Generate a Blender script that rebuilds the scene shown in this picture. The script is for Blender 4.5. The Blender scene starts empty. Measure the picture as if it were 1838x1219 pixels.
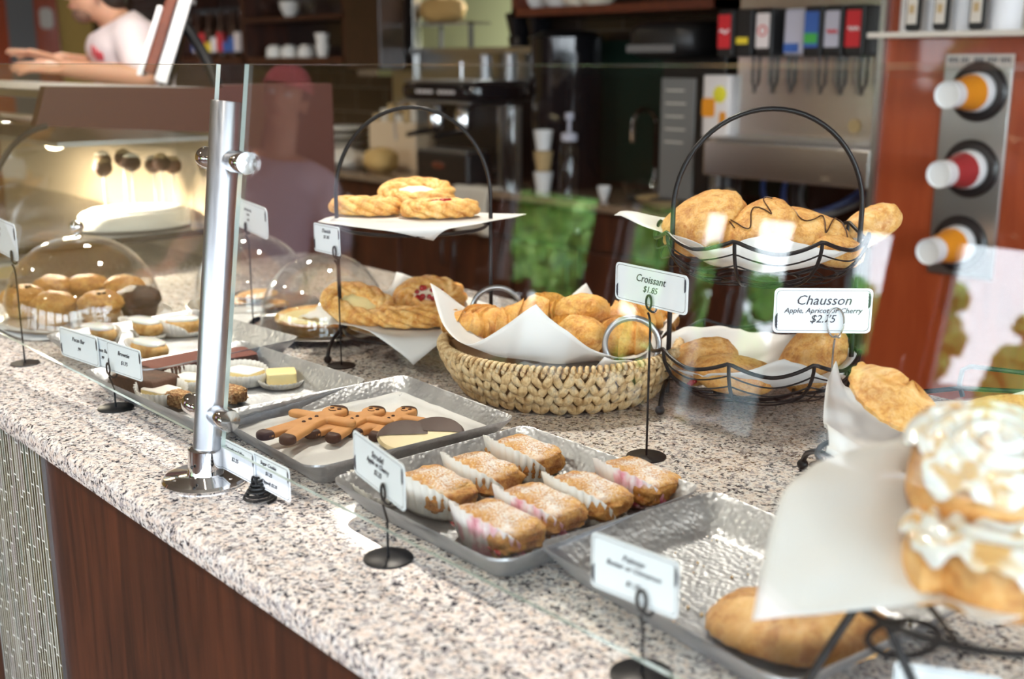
import bpy, bmesh, math, random
import numpy as np
from mathutils import Vector, Matrix, noise
PI = math.pi
S = bpy.context.scene
COL = S.collection
RND = random.Random(7)

# ------------------------------------------------------------------ camera, world, light, exposure
H, ZC = 0.45, 1.05                     # eye height over the counter, counter top height
FPX, CX, CY = 2036.0, 919.0, 609.5     # focal length in pixels of the 1838 px wide frame
PITCH = math.atan((CY - 112) / FPX)
_n = math.hypot(1869, 2096)
FWH = Vector((-2096 / _n, 1869 / _n, 0)); RGT = Vector((1869 / _n, 2096 / _n, 0))
FW = FWH * math.cos(PITCH) + Vector((0, 0, -math.sin(PITCH)))
UP = FWH * math.sin(PITCH) + Vector((0, 0, math.cos(PITCH)))
CAM = Vector((1.10981, -0.45191, ZC + H))
cd = bpy.data.cameras.new('camera'); cam = bpy.data.objects.new('camera', cd); COL.objects.link(cam)
cd.sensor_width = 36; cd.lens = FPX / 1838 * 36; cd.clip_start = .02; cd.clip_end = 300
cam.matrix_world = Matrix((RGT.to_4d(), UP.to_4d(), (-FW).to_4d(), (0, 0, 0, 1))).transposed()
cam.matrix_world = Matrix.Translation(CAM) @ Matrix((
    (RGT.x, UP.x, -FW.x, 0), (RGT.y, UP.y, -FW.y, 0), (RGT.z, UP.z, -FW.z, 0), (0, 0, 0, 1)))
cd.dof.use_dof = True; cd.dof.focus_distance = 1.36; cd.dof.aperture_fstop = 4.0; cd.dof.aperture_blades = 0
S.camera = cam

S.view_settings.view_transform = 'Standard'; S.view_settings.look = 'None'
S.view_settings.gamma = 1; S.view_settings.use_curve_mapping = False
S.view_settings.exposure = 0.92
S.cycles.max_bounces = 12; S.cycles.transparent_max_bounces = 24
S.cycles.glossy_bounces = 5; S.cycles.diffuse_bounces = 5; S.cycles.transmission_bounces = 8
S.cycles.use_denoising = True
S.cycles.caustics_reflective = False; S.cycles.caustics_refractive = False
S.cycles.sample_clamp_indirect = 6

W = bpy.data.worlds.new('sky'); S.world = W; W.use_nodes = True
nt = W.node_tree; nt.nodes.clear()
wo = nt.nodes.new('ShaderNodeOutputWorld'); wb = nt.nodes.new('ShaderNodeBackground')
tc = nt.nodes.new('ShaderNodeTexCoord'); sx = nt.nodes.new('ShaderNodeSeparateXYZ')
rp = nt.nodes.new('ShaderNodeValToRGB')
nt.links.new(tc.outputs['Generated'], sx.inputs[0]); nt.links.new(sx.outputs['Z'], rp.inputs[0])
rp.color_ramp.elements[0].position = 0.0; rp.color_ramp.elements[0].color = (.84, .92, 1, 1)
rp.color_ramp.elements[1].position = .6; rp.color_ramp.elements[1].color = (.55, .75, 1, 1)
nt.links.new(rp.outputs[0], wb.inputs[0]); nt.links.new(wb.outputs[0], wo.inputs[0])
wb.inputs[1].default_value = 8.0

def area_light(name, loc, size, power, color, rot=(0, 0, 0), shape='DISK', spread=PI):
    l = bpy.data.lights.new(name, 'AREA'); l.shape = shape; l.size = size; l.energy = power; l.color = color
    l.spread = spread
    o = bpy.data.objects.new(name, l); COL.objects.link(o); o.location = loc; o.rotation_euler = rot
    return o

# ------------------------------------------------------------------ picture measurements -> places
def ray(px, py): return FW * FPX + RGT * (px - CX) + UP * (CY - py)
def Gz(px, py, z=ZC): d = ray(px, py); return CAM + d * ((z - CAM.z) / d.z)
def Gy(px, py, y): d = ray(px, py); return CAM + d * ((y - CAM.y) / d.y)
def Gx(px, py, x): d = ray(px, py); return CAM + d * ((x - CAM.x) / d.x)
def Pd(px, py, dep): return CAM + ray(px, py) * (dep / FPX)

# ------------------------------------------------------------------ objects
def finish(o, label=None, cat=None, group=None, kind=None):
    if label: o['label'] = label
    if cat: o['category'] = cat
    if group: o['group'] = group
    if kind: o['kind'] = kind
    return o
def thing(name, label, cat, loc=(0, 0, 0), rz=0, group=None):
    o = bpy.data.objects.new(name, None); COL.objects.link(o); o.empty_display_size = .02
    o.location = loc; o.rotation_euler = (0, 0, rz)
    return finish(o, label, cat, group)
def obj(name, bm, m, parent=None, smooth=True, bevel=0, solid=0, subsurf=0, auto=True, label=None, **kw):
    me = bpy.data.meshes.new(name)
    bmesh.ops.recalc_face_normals(bm, faces=bm.faces)
    bm.to_mesh(me); bm.free()
    o = bpy.data.objects.new(name, me); COL.objects.link(o)
    for mm in (m if isinstance(m, (list, tuple)) else [m]): me.materials.append(mm)
    if smooth:
        me.polygons.foreach_set('use_smooth', [True] * len(me.polygons))
        if auto:
            try: me.set_sharp_from_angle(angle=math.radians(42))
            except Exception: pass
    if parent: o.parent = parent
    if solid:
        s = o.modifiers.new('s', 'SOLIDIFY'); s.thickness = solid; s.offset = 0
    if bevel:
        b = o.modifiers.new('b', 'BEVEL'); b.width = bevel; b.segments = 2; b.limit_method = 'ANGLE'
    if subsurf:
        s = o.modifiers.new('u', 'SUBSURF'); s.levels = subsurf; s.render_levels = subsurf
    if label: o['label'] = label
    return finish(o, **kw) if kw else o
def struct(name, bm, m, label=None, **kw):
    o = obj(name, bm, m, **kw); o['kind'] = 'structure'
    if label: o['label'] = label
    return o
def copy_tree(o, parent=None):
    c = o.copy(); COL.objects.link(c)
    if parent: c.parent = parent
    for ch in list(o.children): copy_tree(ch, c)
    return c
def place(o, loc, rot=(0, 0, 0), scale=None, label=None, group=None):
    o.location = loc; o.rotation_euler = rot
    if scale: o.scale = scale if hasattr(scale, '__len__') else (scale,) * 3
    if label: o['label'] = label
    if group: o['group'] = group
    return o

# ------------------------------------------------------------------ shapes
def B(): return bmesh.new()
def box(bm, x0, x1, y0, y1, z0, z1, M=None, mi=0):
    vs = [bm.verts.new((x, y, z)) for z in (z0, z1) for y in (y0, y1) for x in (x0, x1)]
    if M is not None:
        for v in vs: v.co = M @ v.co
    for f in ((0, 2, 3, 1), (4, 5, 7, 6), (0, 1, 5, 4), (2, 6, 7, 3), (0, 4, 6, 2), (1, 3, 7, 5)):
        fc = bm.faces.new([vs[i] for i in f]); fc.material_index = mi
    return bm
def loft(bm, rings, closed=True, cap0=True, cap1=True, mi=0, loop=False):
    rs = [[bm.verts.new(p) for p in r] for r in rings]
    n = len(rs[0]); m = len(rs)
    for i in range(m if loop else m - 1):
        a, b = rs[i], rs[(i + 1) % m]
        for j in range(n if closed else n - 1):
            k = (j + 1) % n
            f = bm.faces.new((a[j], a[k], b[k], b[j])); f.material_index = mi
    if not loop and closed:
        if cap0: bm.faces.new(rs[0][::-1]).material_index = mi
        if cap1: bm.faces.new(rs[-1]).material_index = mi
    return rs
def tube(bm, pts, r, seg=8, closed=False, mi=0, flat=None):
    pts = [Vector(p) for p in pts]; n = len(pts)
    rr = r if hasattr(r, '__len__') else [r] * n
    rings = []; u = None
    for i, p in enumerate(pts):
        if closed: t = pts[(i + 1) % n] - pts[i - 1]
        else: t = pts[min(i + 1, n - 1)] - pts[max(i - 1, 0)]
        t.normalize()
        if u is None:
            a = Vector((0, 0, 1)) if abs(t.z) < .9 else Vector((1, 0, 0))
            u = t.cross(a).normalized()
        else: u = (u - t * u.dot(t)).normalized()
        v = t.cross(u)
        rings.append([p + (u * math.cos(2 * PI * k / seg) + v * math.sin(2 * PI * k / seg)) * rr[i] for k in range(seg)])
    loft(bm, rings, loop=closed, mi=mi)
    return bm
def arc(c, r, a0, a1, n, ax=Vector((1, 0, 0)), ay=Vector((0, 0, 1)), ry=None):
    c = Vector(c); ax = Vector(ax); ay = Vector(ay); ry = r if ry is None else ry
    return [c + ax * (r * math.cos(a0 + (a1 - a0) * i / n)) + ay * (ry * math.sin(a0 + (a1 - a0) * i / n)) for i in range(n + 1)]
def bez(ps, n=12):
    ps = [Vector(p) for p in ps]; out = []
    for i in range(n + 1):
        t = i / n; q = list(ps)
        while len(q) > 1: q = [q[k].lerp(q[k + 1], t) for k in range(len(q) - 1)]
        out.append(q[0])
    return out
def smoothpath(ps, n=6):
    ps = [Vector(p) for p in ps]; out = []
    P_ = [ps[0]] + ps + [ps[-1]]
    for i in range(1, len(P_) - 2):
        a, b, c, d = P_[i - 1:i + 3]
        for k in range(n):
            t = k / n
            out.append(.5 * ((2 * b) + (c - a) * t + (2 * a - 5 * b + 4 * c - d) * t * t + (3 * b - a - 3 * c + d) * t ** 3))
    out.append(ps[-1]); return out
def lathe(bm, prof, seg=32, c=(0, 0, 0), mi=0, flute=None, sx=1, sy=1, M=None):
    c = Vector(c); rings = []
    for (r, z) in prof:
        ring = []
        for k in range(seg):
            a = 2 * PI * k / seg; q = r * (1 + (flute(a, z) if flute else 0))
            p = Vector((q * math.cos(a) * sx, q * math.sin(a) * sy, z))
            ring.append((M @ p if M is not None else p) + c)
        rings.append(ring)
    loft(bm, rings, mi=mi, cap0=prof[0][0] > 1e-5, cap1=prof[-1][0] > 1e-5)
    return bm
def ball(bm, c, r, seg=16, rings=10, M=None, mi=0, disp=None):
    r = r if hasattr(r, '__len__') else (r, r, r); c = Vector(c)
    rs = []
    for i in range(1, rings):
        th = PI * i / rings; row = []
        for k in range(seg):
            a = 2 * PI * k / seg
            d = Vector((math.sin(th) * math.cos(a), math.sin(th) * math.sin(a), math.cos(th)))
            s = 1 + (disp(d) if disp else 0)
            p = Vector((d.x * r[0] * s, d.y * r[1] * s, d.z * r[2] * s))
            row.append((M @ p if M is not None else p) + c)
        rs.append(row)
    vs = loft(bm, rs, cap0=False, cap1=False, mi=mi)
    for zz, row in ((1, vs[0]), (-1, vs[-1])):
        s = 1 + (disp(Vector((0, 0, zz))) if disp else 0)
        p = Vector((0, 0, zz * r[2] * s)); p = (M @ p if M is not None else p) + c
        v = bm.verts.new(p)
        for k in range(seg):
            f = bm.faces.new((row[k], row[(k + 1) % seg], v)); f.material_index = mi
    return bm
def sqball(bm, r, e=.5, seg=28, rings=14, c=(0, 0, 0), ez=None, M=None, disp=None, mi=0):
    """super-ellipsoid: rounded-box like lump"""
    ez = e if ez is None else ez; c = Vector(c)
    sg = lambda v, p: math.copysign(abs(v) ** p, v)
    def pt(th, a):
        cz, sz = math.cos(th), math.sin(th)
        d = Vector((sg(sz, ez) * sg(math.cos(a), e), sg(sz, ez) * sg(math.sin(a), e), sg(cz, ez)))
        s = 1 + (disp(d) if disp else 0)
        p = Vector((d.x * r[0] * s, d.y * r[1] * s, d.z * r[2] * s))
        return (M @ p if M is not None else p) + c
    rs = [[pt(PI * i / rings, 2 * PI * k / seg) for k in range(seg)] for i in range(1, rings)]
    vs = loft(bm, rs, cap0=False, cap1=False, mi=mi)
    for th, row in ((0, vs[0]), (PI, vs[-1])):
        v = bm.verts.new(pt(th, 0))
        for k in range(seg): bm.faces.new((row[k], row[(k + 1) % seg], v)).material_index = mi
    return bm
def prism(bm, poly, z0, z1, M=None, mi=0):
    rings = [[Vector((x, y, z)) for x, y in poly] for z in (z0, z1)]
    if M is not None: rings = [[M @ p for p in r] for r in rings]
    loft(bm, rings, mi=mi); return bm
def rrect(w, h, r, n=5, cx=0, cy=0):
    out = []
    for (sx_, sy_, a) in ((1, 1, 0), (-1, 1, PI / 2), (-1, -1, PI), (1, -1, 3 * PI / 2)):
        for k in range(n + 1):
            t = a + PI / 2 * k / n
            out.append((cx + sx_ * (w / 2 - r) + r * math.cos(t), cy + sy_ * (h / 2 - r) + r * math.sin(t)))
    return out
def grid(bm, nu, nv, fn, mi=0):
    vs = [[bm.verts.new(fn(i / nu, j / nv)) for j in range(nv + 1)] for i in range(nu + 1)]
    for i in range(nu):
        for j in range(nv):
            f = bm.faces.new((vs[i][j], vs[i + 1][j], vs[i + 1][j + 1], vs[i][j + 1])); f.material_index = mi
    return bm
def displace(bm, amp, freq, seed=0, up=False):
    bm.normal_update()
    for v in bm.verts:
        d = noise.noise(v.co * freq + Vector((seed, seed * 1.7, 0))) * amp
        v.co += (Vector((0, 0, 1)) if up else v.normal) * d
    return bm
def xform(bm, M):
    bmesh.ops.transform(bm, matrix=M, verts=bm.verts); return bm
def fuse(bm, voxel, smooth=6, factor=.5):
    """melt overlapping closed shapes into one continuous skin"""
    me = bpy.data.meshes.new('t'); bm.to_mesh(me); bm.free()
    o = bpy.data.objects.new('t', me); COL.objects.link(o)
    m = o.modifiers.new('r', 'REMESH'); m.mode = 'VOXEL'; m.voxel_size = voxel
    s = o.modifiers.new('s', 'SMOOTH'); s.iterations = smooth; s.factor = factor
    dg = bpy.context.evaluated_depsgraph_get()
    out = bmesh.new(); out.from_mesh(o.evaluated_get(dg).to_mesh())
    bpy.data.objects.remove(o); bpy.data.meshes.remove(me)
    return out
def Rot(rx=0, ry=0, rz=0): return Matrix.Rotation(rz, 4, 'Z') @ Matrix.Rotation(ry, 4, 'Y') @ Matrix.Rotation(rx, 4, 'X')
def T(x, y=None, z=None):
    return Matrix.Translation(x if y is None else (x, y, z))
def text_mesh(bm, s, size, M, shear=.25, bold=0, mi=0, depth=.0004):
    cu = bpy.data.curves.new('t', 'FONT'); cu.body = s; cu.size = size; cu.align_x = 'CENTER'; cu.align_y = 'CENTER'
    cu.shear = shear; cu.extrude = depth / 2; cu.offset = bold; cu.resolution_u = 2
    o = bpy.data.objects.new('t', cu); COL.objects.link(o)
    dg = bpy.context.evaluated_depsgraph_get(); ev = o.evaluated_get(dg)
    t = bmesh.new(); t.from_mesh(ev.to_mesh())
    for f in t.faces: f.material_index = mi
    xform(t, M); me = bpy.data.meshes.new('t2'); t.to_mesh(me); t.free(); bm.from_mesh(me)
    bpy.data.objects.remove(o); bpy.data.meshes.remove(me); bpy.data.curves.remove(cu)
    return bm
# ------------------------------------------------------------------ materials
def mat(name, col=(.8, .8, .8), rough=.5, metal=0, spec=.5, **kw):
    m = bpy.data.materials.new(name); m.use_nodes = True
    b = m.node_tree.nodes['Principled BSDF']
    b.inputs['Base Color'].default_value = (*col, 1); b.inputs['Roughness'].default_value = rough
    b.inputs['Metallic'].default_value = metal; b.inputs['Specular IOR Level'].default_value = spec
    for k, v in kw.items():
        k = {'sub': 'Subsurface Weight', 'coat': 'Coat Weight', 'sheen': 'Sheen Weight', 'emis': 'Emission Strength', 'trans': 'Transmission Weight', 'aniso': 'Anisotropic'}.get(k, k)
        b.inputs[k].default_value = v
    return m
def N(m, t, **kw):
    n = m.node_tree.nodes.new(t)
    for k, v in kw.items():
        if k in n.inputs: n.inputs[k].default_value = v
        else: setattr(n, k, v)
    return n
def L(m, a, b): m.node_tree.links.new(a, b)
def coords(m, scale=(1, 1, 1), kind='Object', rot=(0, 0, 0)):
    c = N(m, 'ShaderNodeTexCoord'); mp = N(m, 'ShaderNodeMapping')
    mp.inputs['Scale'].default_value = scale; mp.inputs['Rotation'].default_value = rot
    L(m, c.outputs[kind], mp.inputs[0]); return mp.outputs[0]
def ramp(m, fac, stops, interp='LINEAR'):
    r = N(m, 'ShaderNodeValToRGB'); e = r.color_ramp.elements; r.color_ramp.interpolation = interp
    while len(e) > 1: e.remove(e[-1])
    e[0].position = stops[0][0]; e[0].color = (*stops[0][1], 1)
    for p, c in stops[1:]: x = e.new(p); x.color = (*c, 1)
    L(m, fac, r.inputs[0]); return r.outputs[0]
def noise_t(m, vec, scale, detail=3, rough=.5, dist=0):
    n = N(m, 'ShaderNodeTexNoise'); n.inputs['Scale'].default_value = scale; n.inputs['Detail'].default_value = detail
    n.inputs['Roughness'].default_value = rough; n.inputs['Distortion'].default_value = dist
    L(m, vec, n.inputs['Vector']); return n.outputs['Fac']
def mix(m, fac, a, b, mode='MIX'):
    n = N(m, 'ShaderNodeMix'); n.data_type = 'RGBA'; n.blend_type = mode
    for s, v in ((n.inputs[0], fac), (n.inputs[6], a), (n.inputs[7], b)):
        if hasattr(v, 'links'): L(m, v, s)
        elif isinstance(v, (int, float)): s.default_value = v
        else: s.default_value = (*v, 1)
    return n.outputs[2]
def bump(m, h, strength=.3, dist=.001):
    b = N(m, 'ShaderNodeBump'); b.inputs['Strength'].default_value = strength; b.inputs['Distance'].default_value = dist
    L(m, h, b.inputs['Height']); L(m, b.outputs[0], m.node_tree.nodes['Principled BSDF'].inputs['Normal']); return b
def base(m, c): L(m, c, m.node_tree.nodes['Principled BSDF'].inputs['Base Color'])
def rgh(m, c): L(m, c, m.node_tree.nodes['Principled BSDF'].inputs['Roughness'])
def voro(m, vec, scale, feature='F1', out='Distance', rnd=1):
    v = N(m, 'ShaderNodeTexVoronoi'); v.feature = feature; v.inputs['Scale'].default_value = scale; v.inputs['Randomness'].default_value = rnd
    L(m, vec, v.inputs['Vector']); return v.outputs[out]

M = {}
def granite(name, tone=(1, 1, 1)):
    m = mat(name, rough=.10, spec=.5)
    v = coords(m, (1.22, 1.22, 1.22))
    vv = N(m, 'ShaderNodeVectorMath'); vv.operation = 'MULTIPLY_ADD'
    n2 = N(m, 'ShaderNodeTexNoise'); n2.inputs['Scale'].default_value = 190; n2.inputs['Detail'].default_value = 3; L(m, v, n2.inputs['Vector'])
    L(m, n2.outputs['Color'], vv.inputs[0]); vv.inputs[1].default_value = (.008, .008, .008); L(m, v, vv.inputs[2])
    a = ramp(m, noise_t(m, v, 85, 4, .65), [(.34, (.64, .52, .45)), (.46, (.74, .66, .60)), (.58, (.78, .76, .74)), (.72, (.50, .50, .52))])
    sp = N(m, 'ShaderNodeSeparateColor'); L(m, voro(m, vv.outputs[0], 260, out='Color'), sp.inputs[0])
    f1 = ramp(m, sp.outputs[0], [(.32, (1, 1, 1)), (.33, (0, 0, 0))])
    f2 = ramp(m, sp.outputs[1], [(.24, (1, 1, 1)), (.25, (0, 0, 0))])
    cl = ramp(m, noise_t(m, v, 95, 5, .7), [(.46, (0, 0, 0)), (.54, (1, 1, 1))])
    k = N(m, 'ShaderNodeMath', operation='MULTIPLY'); L(m, f1, k.inputs[0]); L(m, cl, k.inputs[1])
    c = mix(m, f2, a, (.40, .37, .38)); c = mix(m, k.outputs[0], c, (.045, .045, .055))
    fine = ramp(m, noise_t(m, v, 420, 3, .7), [(.58, (0, 0, 0)), (.66, (1, 1, 1))])
    c = mix(m, fine, c, (.20, .19, .20))
    c = mix(m, 1.0, c, tone, 'MULTIPLY')
    base(m, c); return m
M['granite'] = granite('polished speckled pink granite')
M['granite_dark'] = granite('brown granite', (.42, .33, .24))

def wood(name, c0, c1, scale=(6, 6, .7), rough=.3, c2=None, coat=.3):
    m = mat(name, rough=rough, coat=coat)
    v = coords(m, scale)
    f = noise_t(m, v, 6, 6, .6, 1.2)
    g = noise_t(m, coords(m, (scale[0] * 9, scale[1] * 9, scale[2] * 1.5)), 6, 5, .7)
    c = ramp(m, f, [(.32, c0), (.68, c1)]); c = mix(m, ramp(m, g, [(.45, (0, 0, 0)), (.7, (.35, .35, .35))]), c, c0)
    base(m, c); bump(m, f, .08); return m
M['panel'] = wood('dark cherry wood panel', (.016, .0034, .0014), (.080, .021, .0075), (5, 5, .45), .45, coat=.0)
M['orange'] = wood('red orange cherry laminate', (.33, .055, .017), (.42, .085, .028), (3, 3, .4), .32, coat=.4)
M['redwood'] = wood('reddish brown wood', (.10, .022, .012), (.17, .04, .018), (4, 4, 4), .35)
M['darkwood'] = wood('very dark wood', (.018, .008, .006), (.04, .016, .01), (4, 4, 4), .35)
M['chairwood'] = wood('brown chair wood', (.12, .035, .012), (.22, .07, .025), (3, 3, 3), .3)

M['steel'] = mat('brushed steel', (.40, .41, .43), .34, 1)
def _brushed():
    m = M['steel']; v = coords(m, (40, 40, 1)); f = noise_t(m, v, 12, 3); rgh(m, ramp(m, f, [(.3, (.28, .28, .28)), (.7, (.38, .38, .38))]))
_brushed()
M['steel_flat'] = mat('satin steel sheet', (.5, .5, .49), .33, 1)
M['fountainsteel'] = mat('bright steel sheet', (.80, .80, .79), .24, 1)
M['chrome'] = mat('polished chrome', (.82, .82, .83), .07, 1)
M['blackwire'] = mat('black painted wire', (.006, .006, .007), .38, 0, .3)
M['black'] = mat('black plastic', (.012, .012, .013), .35)
M['blackgloss'] = mat('gloss black', (.01, .01, .012), .08)
M['greysteelwire'] = mat('grey steel wire', (.4, .4, .4), .25, 1)
def hammered():
    m = mat('hammered aluminium', (.46, .47, .49), .46, 1)
    v = coords(m)
    d = voro(m, v, 210, 'SMOOTH_F1'); b = bump(m, d, .6, .0016)
    n = noise_t(m, v, 30, 3); base(m, ramp(m, n, [(.3, (.38, .39, .41)), (.7, (.52, .53, .55))]))
    return m
M['hammered'] = hammered()
def thin_glass(name, tint, spec=1.0, rough=0.0, f0=.045):
    m = bpy.data.materials.new(name); m.use_nodes = True; t = m.node_tree; t.nodes.clear()
    o = t.nodes.new('ShaderNodeOutputMaterial'); mx = t.nodes.new('ShaderNodeMixShader')
    tr = t.nodes.new('ShaderNodeBsdfTransparent'); gl = t.nodes.new('ShaderNodeBsdfGlossy')
    tr.inputs[0].default_value = (*tint, 1); gl.inputs['Roughness'].default_value = rough
    gl.inputs[0].default_value = (1, 1, 1, 1)
    lw = t.nodes.new('ShaderNodeLayerWeight'); lw.inputs[0].default_value = .5
    p = t.nodes.new('ShaderNodeMath'); p.operation = 'POWER'; p.inputs[1].default_value = 5
    q = t.nodes.new('ShaderNodeMath'); q.operation = 'MULTIPLY_ADD'; q.inputs[1].default_value = (1 - f0) * spec; q.inputs[2].default_value = f0 * spec
    t.links.new(lw.outputs['Facing'], p.inputs[0]); t.links.new(p.outputs[0], q.inputs[0])
    t.links.new(q.outputs[0], mx.inputs[0]); t.links.new(tr.outputs[0], mx.inputs[1]); t.links.new(gl.outputs[0], mx.inputs[2])
    t.links.new(mx.outputs[0], o.inputs[0]); return m
M['glass'] = thin_glass('clear sneeze guard glass', (.975, .99, .98), f0=.036)
M['clear'] = thin_glass('clear acrylic', (.955, .955, .95), f0=.045)
M['caseglass'] = thin_glass('display case glass', (.93, .93, .90), f0=.09)
def glass_edge():
    m = mat('green glass edge', (.60, .74, .70), .15, 0, .8, trans=.4); return m
M['glassedge'] = glass_edge()
def paper(name, col, tl=.35, bumpy=.15):
    m = bpy.data.materials.new(name); m.use_nodes = True; t = m.node_tree
    b = t.nodes['Principled BSDF']; b.inputs['Base Color'].default_value = (*col, 1); b.inputs['Roughness'].default_value = .55
    o = t.nodes['Material Output']; tr = t.nodes.new('ShaderNodeBsdfTranslucent'); tr.inputs[0].default_value = (*col, 1)
    mx = t.nodes.new('ShaderNodeMixShader'); mx.inputs[0].default_value = tl
    t.links.new(b.outputs[0], mx.inputs[1]); t.links.new(tr.outputs[0], mx.inputs[2]); t.links.new(mx.outputs[0], o.inputs[0])
    v = coords(m); n = noise_t(m, v, 160, 4, .6); bump(m, n, bumpy, .001); return m
M['paper'] = paper('white parchment paper', (.86, .86, .86))
M['cup'] = paper('fluted paper cup', (.88, .87, .85))
def cuprasp():
    m = paper('paper cup stained with raspberry', (.88, .87, .85))
    v = coords(m); f = noise_t(m, v, 28, 4, .6, .4)
    base(m, ramp(m, f, [(.50, (.9, .87, .88)), (.58, (.86, .5, .58)), (.66, (.62, .05, .16))])); return m
M['cup_rasp'] = cuprasp()
M['card'] = mat('white card', (.82, .87, .93), .4)
M['ink'] = mat('black ink', (.02, .02, .035), .6)

def pastry(name, pale, gold, brown, scale=22, bs=.5, rough=.42, stretch=(1, 1, 1), top=None, dist=.002):
    m = mat(name, gold, rough, 0, .45, sub=.12)
    m.node_tree.nodes['Principled BSDF'].inputs['Subsurface Radius'].default_value = (.006, .003, .0015)
    v = coords(m, stretch)
    f = noise_t(m, v, scale * 1.6, 6, .72, .5)
    c = ramp(m, f, [(.34, pale), (.48, gold), (.64, brown)])
    g1 = ramp(m, noise_t(m, v, scale * 9, 5, .7, .8), [(.46, (0, 0, 0)), (.62, (.45, .45, .45))]); c = mix(m, g1, c, pale)
    g2 = ramp(m, noise_t(m, v, scale * 6, 5, .7, .8), [(.52, (0, 0, 0)), (.66, (.55, .55, .55))]); c = mix(m, g2, c, brown)
    if top:   # sugar dusting on the upper face: a coat of its own
        g = N(m, 'ShaderNodeTexCoord'); s = N(m, 'ShaderNodeSeparateXYZ'); L(m, g.outputs['Generated'], s.inputs[0])
        n2 = noise_t(m, coords(m), 420, 2, .8); n3 = noise_t(m, coords(m), 24, 2)
        a = N(m, 'ShaderNodeMath', operation='MULTIPLY_ADD'); L(m, n3, a.inputs[0]); a.inputs[1].default_value = 1.2; L(m, n2, a.inputs[2])
        z = ramp(m, s.outputs['Z'], [(.72, (0, 0, 0)), (.93, (1, 1, 1))])
        k = ramp(m, a.outputs[0], [(1.02 / 1.6 if False else .98, (0, 0, 0)), (1.0, (.9, .9, .9))])
        a2 = N(m, 'ShaderNodeMapRange'); L(m, a.outputs[0], a2.inputs[0]); a2.inputs[1].default_value = 1.0; a2.inputs[2].default_value = 1.22
        kk = N(m, 'ShaderNodeMath', operation='MULTIPLY'); L(m, a2.outputs[0], kk.inputs[0]); L(m, z, kk.inputs[1])
        c = mix(m, kk.outputs[0], c, (.93, .90, .88))
    base(m, c)
    h = noise_t(m, coords(m, stretch), scale * 8, 6, .75, .6); bump(m, h, min(1, bs * 1.5), dist); return m
M['danish'] = pastry('golden danish dough', (.90, .64, .30), (.82, .44, .11), (.54, .19, .03), 26, .4)
M['croissant'] = pastry('baked croissant', (.86, .56, .22), (.78, .41, .09), (.48, .17, .03), 20, .6)
M['puff'] = pastry('flaky puff pastry', (.84, .55, .24), (.78, .41, .105), (.50, .18, .035), 30, .8)
M['turnover'] = pastry('pale turnover crust', (.86, .61, .30), (.74, .41, .12), (.48, .18, .035), 12, .45)
M['breadcrust'] = pastry('oval pastry crust', (.84, .56, .26), (.70, .38, .13), (.42, .17, .045), 11, .35)
M['strudel'] = pastry('strudel crust dusted with sugar', (.82, .52, .20), (.66, .31, .07), (.36, .11, .018), 26, .6, top=True)
M['pale'] = pastry('pale unbaked dough side', (.90, .74, .46), (.85, .64, .33), (.70, .42, .16), 24, .3)
M['custard'] = mat('pale custard', (.88, .70, .36), .3, sub=.2)
M['cream'] = mat('cream cheese', (.93, .87, .70), .35)
M['cherry'] = mat('red cherry filling', (.35, .008, .012), .1, coat=.6)
M['choc'] = mat('dark chocolate', (.045, .015, .008), .5, 0, .25)
M['chocstripe'] = mat('chocolate drizzle', (.05, .018, .01), .3)
def ginger():
    m = mat('gingerbread', (.50, .235, .07), .6); f = noise_t(m, coords(m), 60, 4)
    base(m, ramp(m, f, [(.3, (.46, .20, .055)), (.7, (.56, .27, .09))])); bump(m, noise_t(m, coords(m), 300, 3), .25, .0006); return m
M['ginger'] = ginger()
def brownie():
    m = mat('chocolate brownie', (.06, .022, .012), .65); f = noise_t(m, coords(m), 90, 4)
    base(m, ramp(m, f, [(.3, (.045, .016, .008)), (.7, (.12, .045, .022))])); bump(m, noise_t(m, coords(m), 260, 4), .9, .002); return m
M['brownie'] = brownie()
M['brownie_top'] = mat('cocoa top', (.16, .038, .024), .7)
def crumb():
    m = mat('nut crumb', (.45, .22, .08), .7); d = voro(m, coords(m), 330, out='Color')
    base(m, ramp(m, d, [(.1, (.24, .08, .02)), (.5, (.50, .25, .09)), (.9, (.75, .50, .25))])); bump(m, voro(m, coords(m), 330), 1, .003); return m
M['crumb'] = crumb()
M['lemon'] = mat('lemon bar', (.88, .70, .32), .45)
M['sugar'] = mat('powdered sugar', (.92, .88, .82), .7)
M['vanilla'] = mat('vanilla cookie', (.86, .72, .44), .55)
M['icing'] = mat('white icing', (.90, .88, .86), .16, coat=.5, sub=.2)
M['glaze'] = mat('thin sugar glaze', (.90, .88, .86), .16, coat=.5, sub=.15)
base(M['glaze'], ramp(M['glaze'], noise_t(M['glaze'], coords(M['glaze']), 42, 4, .6, .6), [(.40, (.74, .44, .18)), (.47, (.86, .72, .56)), (.53, (.90, .89, .88))]))
M['rollcrust'] = pastry('cinnamon roll crust', (.82, .53, .23), (.70, .36, .11), (.45, .17, .04), 10, .3)
M['filling'] = mat('cinnamon filling', (.22, .06, .015), .4)
def muffin(name, a, b, c):
    return pastry(name, a, b, c, 30, .7)
M['muffin'] = muffin('golden muffin', (.80, .50, .16), (.60, .27, .05), (.32, .10, .02))
M['muffin_choc'] = muffin('chocolate muffin', (.07, .03, .015), (.04, .015, .008), (.02, .008, .005))
def cupm(name, col, st):
    return mat(name, col, .45, sub=.05)
M['mcup'] = mat('amber baking cup', (.70, .40, .17), .4, sub=.1)
M['mcup_dark'] = mat('dark baking cup', (.07, .035, .025), .4)
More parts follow.
